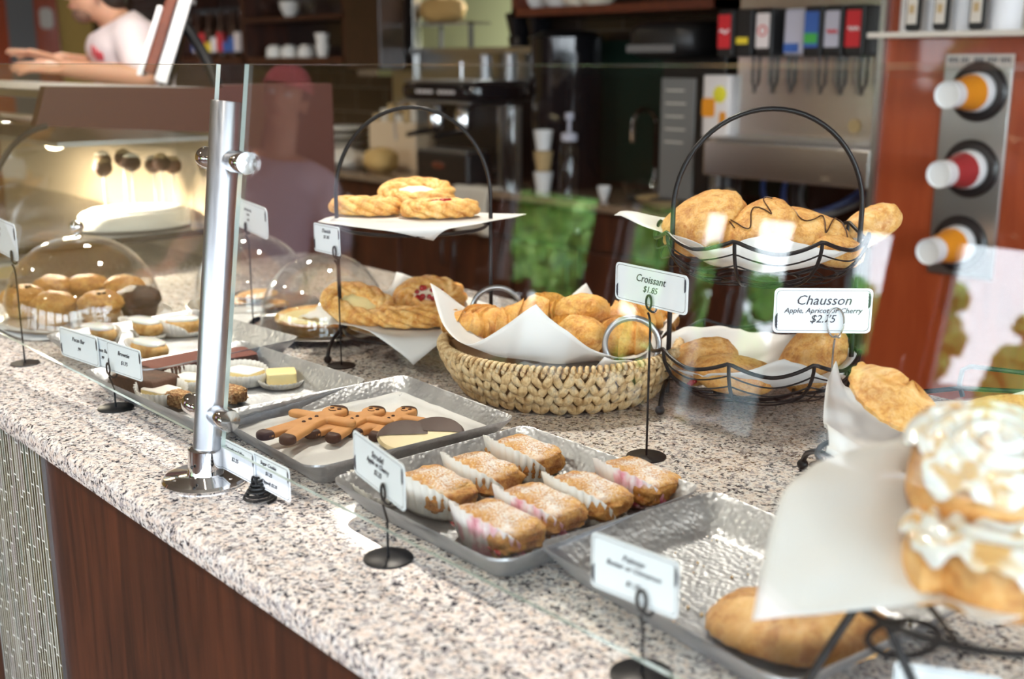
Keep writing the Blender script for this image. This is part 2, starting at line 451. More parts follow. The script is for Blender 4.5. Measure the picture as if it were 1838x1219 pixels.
def straw():
    m = mat('water hyacinth straw', (.6, .42, .2), .5)
    oi = N(m, 'ShaderNodeTexCoord')
    f = noise_t(m, coords(m), 75, 3, .6); g = noise_t(m, coords(m, (1, 1, .25)), 420, 3)
    c = ramp(m, f, [(.32, (.34, .20, .08)), (.45, (.60, .41, .20)), (.56, (.74, .56, .32)), (.68, (.42, .34, .23))])
    c = mix(m, ramp(m, g, [(.4, (0, 0, 0)), (.7, (.5, .5, .5))]), c, (.36, .22, .10)); base(m, c); bump(m, g, .35, .001); return m
M['straw'] = straw()
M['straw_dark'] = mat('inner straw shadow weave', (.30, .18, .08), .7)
def mosaic():
    m = mat('glass mosaic strips', (.2, .2, .15), .25, 0, .25)
    c = N(m, 'ShaderNodeTexCoord'); s = N(m, 'ShaderNodeSeparateXYZ'); L(m, c.outputs['Object'], s.inputs[0])
    def mth(op, a, b=None, c_=None):
        n = N(m, 'ShaderNodeMath'); n.operation = op
        for i, v in enumerate((a, b, c_)):
            if v is None: continue
            if hasattr(v, 'links'): L(m, v, n.inputs[i])
            else: n.inputs[i].default_value = v
        return n.outputs[0]
    WX_, LZ = .0098, .078
    u = mth('DIVIDE', s.outputs['X'], WX_); col = mth('FLOOR', u)
    wn = N(m, 'ShaderNodeTexWhiteNoise'); wn.noise_dimensions = '1D'; L(m, col, wn.inputs['W'])
    v = mth('MULTIPLY_ADD', wn.outputs['Value'], 7.3, mth('DIVIDE', s.outputs['Z'], LZ)); row = mth('FLOOR', v)
    dx = mth('MULTIPLY', mth('PINGPONG', u, .5), WX_); dz = mth('MULTIPLY', mth('PINGPONG', v, .5), LZ)
    g = mth('LESS_THAN', mth('MINIMUM', dx, dz), .0008)
    w2 = N(m, 'ShaderNodeTexWhiteNoise'); w2.noise_dimensions = '2D'; cc = N(m, 'ShaderNodeCombineXYZ'); L(m, col, cc.inputs[0]); L(m, row, cc.inputs[1]); L(m, cc.outputs[0], w2.inputs['Vector'])
    t = ramp(m, w2.outputs['Value'], [(0, (.03, .025, .012)), (.35, (.07, .06, .025)), (.55, (.10, .09, .05)), (.7, (.17, .14, .14)), (.85, (.055, .075, .055)), (1, (.26, .25, .21))])
    n = noise_t(m, coords(m, (1, 1, .1)), 200, 4, .7); t = mix(m, ramp(m, n, [(.45, (0, 0, 0)), (.68, (.14, .14, .14))]), t, (.34, .33, .25))
    base(m, mix(m, g, t, (.82, .86, .84))); return m
M['mosaic'] = mosaic()
M['yellow'] = mat('ochre yellow wall paint', (.58, .38, .10), .7)
M['green'] = mat('sage green wall paint', (.62, .70, .42), .7)
M['wallwhite'] = mat('cream wall paint', (.62, .56, .45), .8)
M['ceil'] = mat('ceiling paint', (.34, .31, .26), .8)
M['floor'] = mat('brown tile floor', (.12, .075, .05), .35)
M['green_reflection'] = mat('dark green painted reflection', (.022, .045, .032), .15)  # dark green stands for trees reflected in the glass
def subway():
    m = mat('dark brown wall tiles', (.035, .022, .016), .18)
    b = N(m, 'ShaderNodeTexBrick'); b.inputs['Scale'].default_value = 1; b.inputs['Brick Width'].default_value = .3; b.inputs['Row Height'].default_value = .15; b.inputs['Mortar Size'].default_value = .003
    b.inputs['Color1'].default_value = (.045, .03, .022, 1); b.inputs['Color2'].default_value = (.03, .02, .016, 1); b.inputs['Mortar'].default_value = (.13, .11, .09, 1)
    c = N(m, 'ShaderNodeTexCoord'); s = N(m, 'ShaderNodeSeparateXYZ'); cc = N(m, 'ShaderNodeCombineXYZ')
    L(m, c.outputs['Object'], s.inputs[0]); L(m, s.outputs['X'], cc.inputs[0]); L(m, s.outputs['Z'], cc.inputs[1]); L(m, cc.outputs[0], b.inputs['Vector'])
    base(m, b.outputs['Color']); return m
M['subway'] = subway()
M['white'] = mat('white ceramic', (.85, .84, .80), .25)
M['whiteplastic'] = mat('white plastic', (.82, .83, .85), .4)
M['cloth'] = mat('off white cloth', (.66, .62, .55), .9)
M['skin'] = mat('skin', (.62, .33, .21), .5, sub=.15)
M['hair'] = mat('dark brown hair', (.025, .015, .01), .6)
M['tshirt'] = mat('pale pink white t-shirt', (.80, .70, .72), .85)
M['redprint'] = mat('red print', (.60, .03, .05), .8)
M['pinkcap'] = mat('pink cap', (.62, .12, .17), .8)
M['lilac'] = mat('lilac t-shirt', (.62, .55, .72), .85)
M['jeans'] = mat('dark trousers', (.03, .04, .08), .8)
def colm(n, c, r=.45, **k):
    M[n] = mat(n, c, r, **k); return M[n]
colm('orange cup print', (.80, .30, .015)); colm('red cup print', (.38, .03, .035)); colm('label red', (.60, .02, .03)); colm('label yellow', (.80, .62, .04))
colm('label blue', (.04, .12, .42)); colm('label green', (.06, .40, .07)); colm('label silver', (.50, .50, .60)); colm('label white', (.78, .72, .72))
colm('tea', (.40, .13, .02), .1); colm('lemon yellow', (.78, .70, .04)); colm('grey', (.16, .16, .16)); colm('blue paper', (.30, .45, .72)); colm('bread', (.55, .36, .13), .7)
colm('kraft', (.50, .36, .18), .8); colm('leafgreen', (.10, .30, .03), .6); colm('bark', (.10, .06, .04), .9); colm('asphalt', (.13, .125, .11), .9)
colm('mirror beige', (.66, .52, .36), .35); colm('dividerwood', (.055, .014, .007), .5); colm('blue hose', (.05, .10, .28), .4); colm('coffee', (.05, .02, .01), .3)
def emit(name, col, s):
    m = bpy.data.materials.new(name); m.use_nodes = True
    b = m.node_tree.nodes['Principled BSDF']; b.inputs['Emission Color'].default_value = (*col, 1); b.inputs['Emission Strength'].default_value = s
    b.inputs['Base Color'].default_value = (*col, 1); return m
M['bulb'] = emit('lit lamp', (1, .78, .48), 60)
M['casebulb'] = emit('lit case lamp', (1, .80, .52), 12)
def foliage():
    m = mat('light-dappled tree leaves', (.10, .30, .03), .5); f = noise_t(m, coords(m), 5, 8, .85)
    base(m, ramp(m, f, [(.38, (.01, .04, .01)), (.5, (.16, .40, .04)), (.6, (.55, .80, .18)), (.7, (.85, .92, .55))])); return m  # pale stops paint light dapples and sky gaps into the leaf colour
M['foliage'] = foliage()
# ------------------------------------------------------------------ the room
ZTOP = 2.8
struct('floor', box(B(), -9, 5, -5, 3.65, -.05, 0), M['floor'], smooth=False)
struct('ceiling', box(B(), -9, 5, -5.1, 3.65, ZTOP, ZTOP + .1), M['ceil'], smooth=False)
struct('wall_left', box(B(), -9.1, -9, -5.1, 6.1, 0, ZTOP), M['yellow'], smooth=False)
bm = B(); box(bm, 5, 5.1, -5.1, 6.1, 0, .6); box(bm, 5, 5.1, -5.1, 6.1, 2.5, ZTOP); box(bm, 5, 5.1, 2.6, 6.1, .6, 2.5)  # openings made in this unseen wall for extra daylight
for y_ in (-5.0, -3.1, -1.2, .7, 2.5): box(bm, 5, 5.1, y_ - .1, y_ + .1, .6, 2.5)
struct('wall_right', bm, M['wallwhite'], smooth=False)
for k_, y_ in enumerate((-4.9, -3.0, -1.1, .8)):
    struct('window_%d' % (20 + k_), box(B(), 5.04, 5.05, y_, y_ + 1.7, .6, 2.5), M['clear'], smooth=False)  # unseen windows, added to brighten the foreground with daylight
OPX0, OPX1 = -4.93, -3.4
bm = B()
box(bm, -9, OPX0, 3.65, 3.8, 0, ZTOP); box(bm, OPX1, 5, 3.65, 3.8, 0, ZTOP)
box(bm, OPX0, OPX1, 3.65, 3.8, 0, 1.42); box(bm, OPX0, OPX1, 3.65, 3.8, 2.35, ZTOP)
struct('wall_back', bm, M['subway'], smooth=False)
struct('wall_kitchen', box(B(), -9, 5, 5.9, 6.0, 0, ZTOP), M['green'], smooth=False)
struct('floor_kitchen', box(B(), -9, 5, 3.8, 5.9, -.05, 0), M['floor'], smooth=False)
struct('ceiling_kitchen', box(B(), -9, 5, 3.65, 6.0, ZTOP, ZTOP + .1), M['ceil'], smooth=False)
struct('trim_1', box(B(), Gy(684, 20, 3.645).x, OPX0 + .05, 3.64, 3.652, 1.62, 2.6), M['yellow'], smooth=False, label='ochre painted strip of wall beside the kitchen opening')
struct('reflection_panel', box(B(), -3.3, -1.62, 3.635, 3.652, .93, 1.60), M['green_reflection'], smooth=False, label='dark green panel coloured as a tree reflection behind the worktop')  # window reflection of trees put into the panel colour
# street side: wood posts, sill and header with large panes
WX = [(-5.55, .25), (-4.2, .12), (-3.55, .06), (-3.15, .07), (-2.55, .17), (-1.93, .16), (-.75, .12), (.5, .12), (1.9, .12), (3.4, .12), (4.95, .05)]
bm = B()
box(bm, -9, 5, -5.12, -4.98, 0, .62); box(bm, -9, 5, -5.12, -4.98, 1.98, ZTOP); box(bm, -9, -5.75, -5.12, -4.98, .62, 1.98)
for x, hw_ in WX:
    if -9 < x < 5: box(bm, x - hw_, x + hw_, -5.14, -4.96, .62, 1.98)
struct('wall_street', bm, M['redwood'], smooth=False)
k = 1
for i in range(len(WX) - 1):
    x0, x1 = WX[i][0] + WX[i][1], WX[i + 1][0] - WX[i + 1][1]
    if x1 - x0 < .1: continue
    bm = B(); box(bm, x0, x1, -5.055, -5.045, .62, 1.98)
    w_ = struct('window_%d' % k, bm, M['clear'], smooth=False); k += 1
    fr = B()
    for a, b_, c_, d_ in ((x0, x0 + .03, .62, 1.98), (x1 - .03, x1, .62, 1.98), (x0, x1, .62, .65), (x0, x1, 1.95, 1.98)):
        box(fr, a, b_, -5.08, -5.02, c_, d_)
    obj('window_frame', fr, M['darkwood'], w_, smooth=False)
# far left: door with a dark pane between wood posts
bm = B(); box(bm, -8.99, -8.9, 2.2, 3.32, 0, 2.3); d1 = struct('door_1', bm, M['orange'], smooth=False)
obj('door_pane', box(B(), -8.9, -8.89, 2.9, 3.12, .5, 2.25), M['grey'], d1, smooth=False)
nb = B(); prism(nb, rrect(.11, .17, .04), 0, .012, T(-8.899, 3.22, 1.86) @ Rot(PI / 2, 0, PI / 2))
finish(obj('wall_plaque', nb, M['cloth']), 'small pale plaque on the reddish wood beside the dark door pane', 'plaque')

# outdoors seen in the glass
finish(obj('car_park', box(B(), -45, 35, -60, -5.15, -.12, -.06), M['asphalt'], smooth=False), kind='structure')
TI = [0]
def tree(x, y, h, r, label, name='tree'):
    rr = random.Random(TI[0]); TI[0] += 1
    t = thing(name, label, 'tree', (x, y, -.06), rr.random() * 6, 'trees outside the street windows')
    tr = B(); tube(tr, smoothpath([(0, 0, 0), (.05, .03, h * .25), (0, .08, h * .6)], 4), [.2 - .1 * i / 8 for i in range(9)], 8)
    obj('trunk', tr, M['bark'], t)
    cr = B()
    for i in range(22):
        a = rr.random() * 6.28; q = r * math.sqrt(rr.random()) * .75; z = h * (.10 + .85 * rr.random())
        s = r * (.28 + .22 * rr.random())
        sd = rr.random() * 50
        ball(cr, (q * math.cos(a), q * math.sin(a), z), (s, s, s * .8), 18, 12,
             disp=lambda d, sd=sd: .45 * noise.noise(d * 3 + Vector((sd, 0, 0))) + .25 * noise.noise(d * 8 + Vector((sd, 0, 0))))
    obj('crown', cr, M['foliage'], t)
tree(-17.0, -14, 7.5, 2.3, 'broad green tree outside, leftmost seen in the glass')
tree(-12.6, -12, 6.0, 1.9, 'green leafy tree outside, second from the left in the glass')
tree(-9.6, -11, 4.2, 1.0, 'smaller green tree outside, third from the left in the glass')
for x_, y_, h_, w_ in ((-25.5, -27, 3.4, 'first'), (-22.2, -28, 3.0, 'second'), (-19.0, -27, 3.3, 'third'), (-16.2, -28, 2.9, 'fourth'), (-13.4, -27, 3.1, 'fifth'), (-10.5, -28, 2.7, 'sixth')):
    tree(x_, y_, h_, 1.25, 'low distant tree across the car park, ' + w_ + ' from the left')

# recessed ceiling lamps
lamp0 = None; LI = 0
LPOS = [(-6.4, -3.6), (-4.4, -3.6), (-2.2, -3.6), (-.2, -3.6), (-5.0, -1.3), (-2.6, -1.2), (-.4, -1.2), (1.6, -1.3), (-4.4, 1.6), (-2.0, .95), (-.5, .9), (2.6, 1.6), (-6.6, 2.0)]
WORDS = ['first', 'second', 'third', 'fourth', 'fifth', 'sixth', 'seventh', 'eighth']
for i, (x, y) in enumerate(LPOS):
    row = 'by the street windows' if y < -3 else 'over the customer side' if y < 0 else 'over the service side'
    lab = 'small round recessed ceiling lamp ' + row + ', ' + WORDS[[p for p in LPOS if (p[1] < -3, p[1] < 0) == (y < -3, y < 0)].index((x, y))] + ' from the left'
    if lamp0 is None:
        lamp0 = thing('ceiling_lamp', lab, 'lamp', (x, y, ZTOP), 0, 'recessed ceiling lamps')
        obj('lamp_ring', lathe(B(), [(.062, 0), (.085, -.002), (.085, -.012), (.062, -.018)], 24), M['whiteplastic'], lamp0)
        obj('lamp_bulb', ball(B(), (0, 0, -.01), (.055, .055, .03), 16, 8), M['bulb'], lamp0)
    else:
        place(copy_tree(lamp0), (x, y, ZTOP), label=lab)
    area_light('ceiling_lamp_light', (x, y, ZTOP - .05), .16, 11.5, (1, .92, .82), spread=2.4)
# the big street windows let the daylight in: portals for the sky
pl = area_light('window_daylight', (-2, -4.95, 1.34), 14, 1, (1, 1, 1), (-PI / 2, 0, PI), 'RECTANGLE'); pl.data.size_y = 1.45
pl.data.cycles.is_portal = True
area_light('kitchen_fill_light', (-3.9, 4.8, 2.7), .6, 110, (1, .97, .88))  # unseen light without a fixture, added to brighten the green kitchen wall
pl2 = area_light('window_daylight', (4.98, -1.25, 1.55), 7.5, 1, (1, 1, 1), (0, PI / 2, 0), 'RECTANGLE'); pl2.data.shape = 'RECTANGLE'; pl2.data.size = 1.9; pl2.data.size_y = 7.5  # portal for the added right wall windows
pl2.data.cycles.is_portal = True

# ------------------------------------------------------------------ the counter
CB = 1.0   # back edge
slab = B()
prof = [(0.012, 1.018), (.002, 1.022), (0, 1.032), (.002, 1.044), (.010, 1.05), (CB - .008, 1.05), (CB, 1.043), (CB, 1.02), (CB - .01, 1.016)]
loft(slab, [[Vector((x, y, z)) for y, z in prof] for x in (-3.6, 2.4)])
struct_top = finish(obj('countertop', slab, M['granite']), 'speckled pink and grey granite countertop with rounded front edge', 'countertop')
bm = B(); box(bm, -.3315, 2.4, .022, .05, .08, 1.0155); box(bm, -.325, 2.4, .94, .96, .08, 1.0155); box(bm, -3.6, -.6, .03, .05, .08, 1.0155); box(bm, -3.6, -.325, .94, .96, .08, 1.0155)
cb_ = thing('counter_base', 'dark cherry wood counter base under the granite', 'counter', (0, 0, 0))
obj('front_panel', bm, M['panel'], cb_, smooth=False)
bm = B(); box(bm, -.598, -.333, .018, .05, .08, 1.0155); obj('mosaic_strip', bm, M['mosaic'], cb_, smooth=False, label='upright strip of thin glass mosaic tiles')
bm = B(); box(bm, -.333, -.3315, .017, .05, .08, 1.0155); box(bm, -.6, -.598, .017, .05, .08, 1.0155); obj('metal_edge_strip', bm, M['steel_flat'], cb_, smooth=False)
bm = B(); box(bm, -3.6, 2.4, .06, .9, 0, .08); obj('plinth', bm, M['black'], cb_, smooth=False)

# ------------------------------------------------------------------ sneeze guard
TH = math.radians(7.6); GN = Vector((0, math.sin(TH), math.cos(TH)))      # direction up the glass
PB = Vector((0, .083, ZC))
def pane(x0, x1, label):
    t = thing('sneeze_guard_glass', label, 'glass guard', (0, .083, ZC))
    R_ = Rot(-TH, 0, 0); h0, h1 = .047, .452; th = .005
    b = B(); box(b, x0, x1, -th / 2, th / 2, h0, h1)
    b.faces.ensure_lookup_table()
    for f in b.faces:
        f.normal_update()
        f.material_index = 0 if abs(f.normal.y) > .5 else 1
    xform(b, R_)
    o = obj('pane', b, [M['glass'], M['glassedge']], t, smooth=False); return t
pane(-1.9, -.027, 'clear glass guard pane left of the steel post')
pane(.034, 1.95, 'long clear glass guard pane right of the steel post')
post = thing('sneeze_guard_post', 'brushed steel post on round chrome foot clamping the glass panes', 'post', PB)
obj('post_foot', lathe(B(), [(0, 0), (.046, 0), (.047, .003), (.045, .006), (.020, .009), (.0195, .010)], 48), M['chrome'], post)
obj('foot_collar', xform(lathe(B(), [(.0165, .004), (.0195, .004), (.0195, .036), (.0165, .038)], 40), Rot(-TH * .6, 0, 0)), M['chrome'], post)
for a in (.4, 2.5, 4.6): obj('foot_screw', ball(B(), (.034 * math.cos(a), .034 * math.sin(a), .0055), (.0045, .0045, .002), 12, 6), M['steel'], post)
obj('collar_screw', ball(B(), (.008, -.019, .022), (.002, .002, .002), 8, 6), M['black'], post)
obj('pole', xform(lathe(B(), [(.0145, .02), (.0160, .02), (.0160, .412), (.0155, .4135), (.0145, .412), (.0143, .35)], 48), Rot(-math.radians(7.2), 0, 0)), M['steel'], post)
for hh in (.078, .352):
    for s in (-1, 1):
        Mx = Rot(-TH, 0, 0) @ T(0, 0, hh) @ Rot(0, s * PI / 2, 0)
        b = lathe(B(), [(0, .012), (.0108, .012), (.0112, .0145), (.0112, .0225), (.0125, .024), (.0125, .044), (.0115, .0465), (0, .047)], 32)
        xform(b, Mx)
        obj('glass_clamp', b, M['chrome'], post)
# ------------------------------------------------------------------ trays
def rect_ring(w, d, r, z, n=6, lift=0, pw=None):
    out = []
    for x, y in rrect(w, d, r, n):
        c = (abs(x) / (w / 2)) * (abs(y) / (d / 2))
        out.append(Vector((x, y, z + lift * c ** 3)))
    return out
def tray(label, px4, zr=.026, lift=.006, group='hammered metal trays on the counter'):
    """px4: the four rim corners in the picture (left, front, right, back)"""
    q = [Gz(x, y, ZC + zr + lift) for x, y in px4]
    c = sum(q, Vector()) / 4
    ex = ((q[1] - q[0]) + (q[2] - q[3])) / 2; ey = ((q[3] - q[0]) + (q[2] - q[1])) / 2
    w, d = ex.length, ey.length; rz = math.atan2(ex.y, ex.x)
    w *= 1.02; d *= 1.02
    t = thing('serving_tray', label, 'tray', (c.x, c.y, ZC), rz, group)
    sl = .024; z0 = .0015; R_ = .02
    b = B(); rings = []
    spec = [(w - 2 * sl - .012, z0, .012), (w - 2 * sl, z0 + .002, .014), (w - sl * 1.1, z0 + zr * .5, .018), (w, z0 + zr, R_), (w + .003, z0 + zr + .0006, R_), (w + .003, z0 + zr - .0014, R_),
            (w - sl * 1.1 + .004, z0 + zr * .5 - .001, .018), (w - 2 * sl + .003, z0, .014), (w - 2 * sl - .010, 0, .012)]
    for (ww, z, r) in spec:
        rings.append(rect_ring(ww, ww - w + d, r, z, 6, lift * (z / zr) ** 2 if z > .004 else 0))
    loft(b, rings)
    o = obj('tray_shell', b, M['hammered'], t)
    t['w'] = w; t['d'] = d
    del t['w'], t['d']
    return t, c, w, d, rz
ZF = ZC + .0022  # tray floor
t1 = tray('hammered square tray of brownies and small cake bars', ((160, 668), (385, 766), (630, 676), (425, 612)))
t2 = tray('hammered square tray of eclairs behind the brownie tray', ((97, 603), (290, 676), (505, 598), (335, 556)))
t3 = tray('hammered tray lined with white paper under gingerbread cookies', ((410, 752), (575, 846), (908, 745), (700, 668)))
t4 = tray('hammered square tray holding the sugared strudels', ((605, 862), (895, 1008), (1257, 876), (935, 764)))
t5 = tray('hammered tray with one long pastry nearest the camera', ((952, 998), (1455, 1212), (1700, 1085), (1290, 868)))

# ------------------------------------------------------------------ paper sheets
def sheet(name, label, cat, c, half, rz, corners, edges, floor=None, mt=None, wr=.004, seed=1, n=26, p=1.6, group=None, flatr=.5):
    """square parchment; corners: 4 offsets (dx,dy,dz) for (-,-),(+,-),(+,+),(-,+); edges: 4 dz for y-,x+,y+,x-"""
    o = thing(name, label, cat, c, rz, group)
    def fn(u, v):
        x, y = 2 * u - 1, 2 * v - 1
        P_ = Vector((x * half, y * half, 0))
        r = max(abs(x), abs(y))
        for (sx_, sy_), off in zip(((-1, -1), (1, -1), (1, 1), (-1, 1)), corners):
            a = max(0, (x * sx_ + y * sy_) / 2); k = max(0, (a - flatr) / (1 - flatr))
            w_ = k ** p * (max(0, x * sx_) * max(0, y * sy_)) ** .3
            P_ += Vector(off) * w_
        for (ax, s), dz in zip(((1, -1), (0, 1), (1, 1), (0, -1)), edges):
            a = max(0, (x, y)[ax] * s); k = max(0, (a - flatr) / (1 - flatr))
            o_ = (x, y)[1 - ax]
            P_.z += dz * k ** p * max(0, 1 - abs(o_)) ** .6
        k = max(0, (r - flatr * .6))
        P_.z += wr * k * noise.noise(Vector((x * 2.2 + seed * 3.1, y * 2.2, seed))) * 2
        if floor is not None: P_.z = max(P_.z, floor)
        return P_
    ob = obj('sheet', grid(B(), n, n, fn), mt or M['paper'], o, auto=False, solid=.0004)
    return o

def to_local(c, rz, P_):
    d = Vector(P_) - Vector(c); return Vector((d.x * math.cos(-rz) - d.y * math.sin(-rz), d.x * math.sin(-rz) + d.y * math.cos(-rz), d.z))
def sheet_to(name, label, c, half, rz, targets, edges=(0, 0, 0, 0), **kw):
    """corner targets are world places the corners reach"""
    base_ = ((-1, -1), (1, -1), (1, 1), (-1, 1)); cs = []
    for (sx_, sy_), tg in zip(base_, targets):
        cs.append(Vector((0, 0, 0)) if tg is None else to_local(c, rz, tg) - Vector((sx_ * half, sy_ * half, 0)))
    return sheet(name, label, 'paper', c, half, rz, cs, edges, **kw)

def patch_sheet(label, pts, wr=.003, seed=1, n=10, mt=None, name='parchment_sheet', group=None):
    """sheet through a net of points; rows of places"""
    c = pts[0][0].copy(); 
    for r_ in pts:
        for p_ in r_: c.z = min(c.z, p_.z)
    o = thing(name, label, 'paper', c, 0, group)
    def cr(ps, t):
        k_ = len(ps) - 1; i = min(int(t * k_), k_ - 1); f = t * k_ - i
        a, b_, c_, d = ps[max(i - 1, 0)], ps[i], ps[i + 1], ps[min(i + 2, k_)]
        if i == 0: a = b_ * 2 - c_
        if i + 2 > k_: d = c_ * 2 - b_
        return .5 * ((2 * b_) + (c_ - a) * f + (2 * a - 5 * b_ + 4 * c_ - d) * f * f + (3 * b_ - a - 3 * c_ + d) * f ** 3)
    def fn(u, v):
        p_ = cr([cr(r_, v) for r_ in pts], u) - c
        k_ = noise.noise(Vector((u * 5 + seed, v * 5, seed))) * wr
        return p_ + Vector((.3, .3, 1)) * k_
    obj('sheet', grid(B(), (len(pts) - 1) * n, (len(pts[0]) - 1) * n, fn), mt or M['paper'], o, auto=False, solid=.0004)
    return o

# cookie tray liner
tt, c3, w3, d3, r3 = t3
b = B()
hw, hd = (w3 - .02) / 2, (d3 - .02) / 2
def fn(u, v):
    x, y = (2 * u - 1), (2 * v - 1)
    X, Y = x * (hw - .006), y * (hd - .006)
    m_ = min(hw + .01 - abs(X), hd + .01 - abs(Y))
    z = .0045 + max(0, (.028 - m_)) * .92 + .0016 * noise.noise(Vector((x * 4, y * 4, 2)))
    return Vector((X, Y, z))
grid(b, 40, 40, fn)
liner = thing('tray_liner', 'white paper lining the gingerbread cookie tray', 'paper', (c3.x, c3.y, ZC), r3)
obj('sheet', b, M['paper'], liner, auto=False, solid=.0003)

# ------------------------------------------------------------------ signs
def swirl(bm, x, z, s, flip):
    for k, (a, l) in enumerate(((.0, 1.0), (.35, .8), (.65, .55))):
        pts = bez([(x, 0, z + k * s * .22), (x + flip * s * .55, 0, z + s * .25 + k * s * .22), (x + flip * s * .05, 0, z + s * (.75 * l) + k * s * .3)], 8)
        tube(bm, [p + Vector((0, -.0006, 0)) for p in pts], [max(.00006, s * .085 * math.sin(PI * min(1, (i + .6) / 9))) for i in range(9)], 5)
def card_on(parent, cx, cy, cz, w, h, rz, lines, tilt=0, first=True):
    """card centred at local cx,cy,cz facing local -Y turned by rz; lines = (text, size, height, shear)"""
    Mx = T(cx, cy, cz) @ Rot(0, 0, rz) @ Rot(tilt, 0, 0)
    b = B(); prism(b, rrect(w, h, w * .05, 4), -.0005, .0005, Rot(PI / 2, 0, 0)); xform(b, Mx)
    cd_ = obj('card', b, M['card'], parent)
    k = B()
    i, o_ = rrect(w * .955, h * .90, w * .04, 4), rrect(w * .955 - .0009, h * .90 - .0009, w * .04, 4)
    loft(k, [[Vector((x, -.0007, z)) for x, z in i], [Vector((x, -.0007, z)) for x, z in o_]], cap0=False, cap1=False)
    swirl(k, -w * .455, -h * .40, h * .34, -.4); 
    s2 = B(); swirl(s2, -w * .455, -h * .40, h * .34, -.4); xform(s2, Rot(0, PI, 0)); me = bpy.data.meshes.new('x'); s2.to_mesh(me); s2.free(); k.from_mesh(me); bpy.data.meshes.remove(me)
    for (s, size, zz, sh) in lines:
        text_mesh(k, s, size, T(0, -.0009, zz) @ Rot(PI / 2, 0, 0), shear=sh)
    xform(k, Mx)
    obj('lettering', k, M['ink'], cd_, smooth=False)
    return cd_
def solve_card(base_pt, tl, tr):
    """height of the card top so that its top edge passes over the pole"""
    best = None
    for i in range(400):
        z = ZC + .02 + i * .001
        if z > 1.49: break
        a, b_ = Gz(*tl, z), Gz(*tr, z)
        e = Vector((b_.x - a.x, b_.y - a.y)); L_ = e.length
        d = abs(e.x * (base_pt.y - a.y) - e.y * (base_pt.x - a.x)) / L_
        if best is None or d < best[0]: best = (d, z, a, b_)
    return best
def sign(label, basepx, tl, tr, hpx, lines, base_r=.021, style='disc', wire='blackwire', zt=None, name='price_sign', bend=0, rzadd=0, group='price card stands', ringr=.008, bz=ZC):
    bp = Gz(*basepx, bz)
    if zt is None: d_, z, a, b_ = solve_card(bp, tl, tr)
    else: z = zt; a, b_ = Gz(*tl, z), Gz(*tr, z)
    e = Vector((b_.x - a.x, b_.y - a.y, 0)); w = e.length; rz = math.atan2(e.y, e.x)
    mid = (a + b_) / 2
    dep = (a - CAM).dot(FW); h = hpx * dep / FPX / .972
    t = thing(name, label, 'price sign', bp, 0, group)
    lx, ly = mid.x - bp.x, mid.y - bp.y; zc = z - bz - h / 2
    card_on(t, lx, ly, zc, w, h, rz, lines)
    # wire: pole up from the base, kinks forward, ends in a ring clip at the card's lower edge
    nrm = Vector((math.sin(rz), -math.cos(rz), 0))   # card faces this way
    ed = Vector((math.cos(rz), math.sin(rz), 0))
    s_ = Vector((-lx, -ly, 0)).dot(ed)
    foot = Vector((lx, ly, 0)) + ed * s_
    zb = zc - h / 2
    p = B(); r = .00135 if style != 'grey' else .0011
    if style == 'coil':
        pts = []
        for i in range(90):
            a_ = i * .42; rr = .0185 - .0145 * i / 89; pts.append((rr * math.cos(a_), rr * math.sin(a_), .0018 + .024 * i / 89))
        tube(p, pts, .0016, 6)
        tube(p, smoothpath([pts[-1], foot * .5 + Vector((0, 0, .028)), foot + nrm * .003 + Vector((0, 0, zb - .002))], 5), r, 6)
        obj('coil_base', p, M[wire], t); p = B()
    else:
        b = lathe(B(), [(0, 0), (base_r, 0), (base_r, .0012), (base_r * .97, .0018), (0, .0020)], 40); obj('base', b, M[wire], t)
        tube(p, smoothpath([(0, 0, .001), (0, 0, zb * .55), (bend, 0, zb - .022), foot + nrm * .004 + Vector((0, 0, zb - .006))], 6), r, 6)
    q = foot + nrm * .0035
    # ring clip
    tube(p, [q + ed * (ringr * .55 * math.cos(a_)) + Vector((0, 0, zb + ringr * .75 + ringr * math.sin(a_))) for a_ in [i * 2 * PI / 16 for i in range(17)]], r, 6)
    q2 = foot - nrm * .0035
    tube(p, bez([q + Vector((0, 0, zb - .002)), foot + ed * .010 + Vector((0, 0, zb - .010)), q2 + ed * .006 + Vector((0, 0, zb + .004))], 8), r, 6)
    obj('wire_holder', p, M[wire], t)
    return t
it = .28
sign('croissant price card on black disc stand before the woven basket', (1160, 820), (1106, 469), (1236, 496), 66, [('Croissant', .0125, .0085, it), ('$1.85', .0105, -.003, it)], base_r=.0235)
sign('chausson price card with large ring clip on grey wire pole', (1481, 838), (1391, 517), (1568, 518), 80, [('Chausson', .0155, .0115, it), ('Apple, Apricot or Cherry', .0082, .0, it), ('$2.75', .0125, -.0095, it)], wire='greysteelwire', style='grey', ringr=.0165, base_r=.018)
sign('strudel price card turned sideways on black disc stand', (697, 1003), (634, 770), (726, 836), 80, [('Strudel', .0095, .011, it), ('Apple or Cherry', .0075, .0035, it), ('$2.25', .0075, -.005, it)], base_r=.0235)
sign('palmier price card in front of the nearest tray on black stand', (1152, 1213), (1063, 953), (1220, 1010), 103, [('Palmier', .0070, .010, it), ('Butter or Cinnamon', .0062, .003, it), ('$1.25', .0060, -.009, it)], base_r=.0245)
sign('danish price card on tall black stand beside the two tier danish rack', (613, 657), (563, 399), (609, 408), 50, [('Danish', .0085, .012, it), ('$1.85', .0070, .003, it)], base_r=.0215)
sign('muffin price card at the far left edge of the picture', (45, 653), (-32, 378), (27, 404), 60, [('Muffin', .0080, .012, it), ('$1.75', .0065, .002, it)], base_r=.0215)
sign('chip cookie price card standing behind the steel post', (455, 585), (413, 349), (479, 375), 50, [('Lg Chocolate Chip', .0058, .011, it), ('Cookie', .0058, .003, it), ('$1.50', .0058, -.006, it)], base_r=.018)

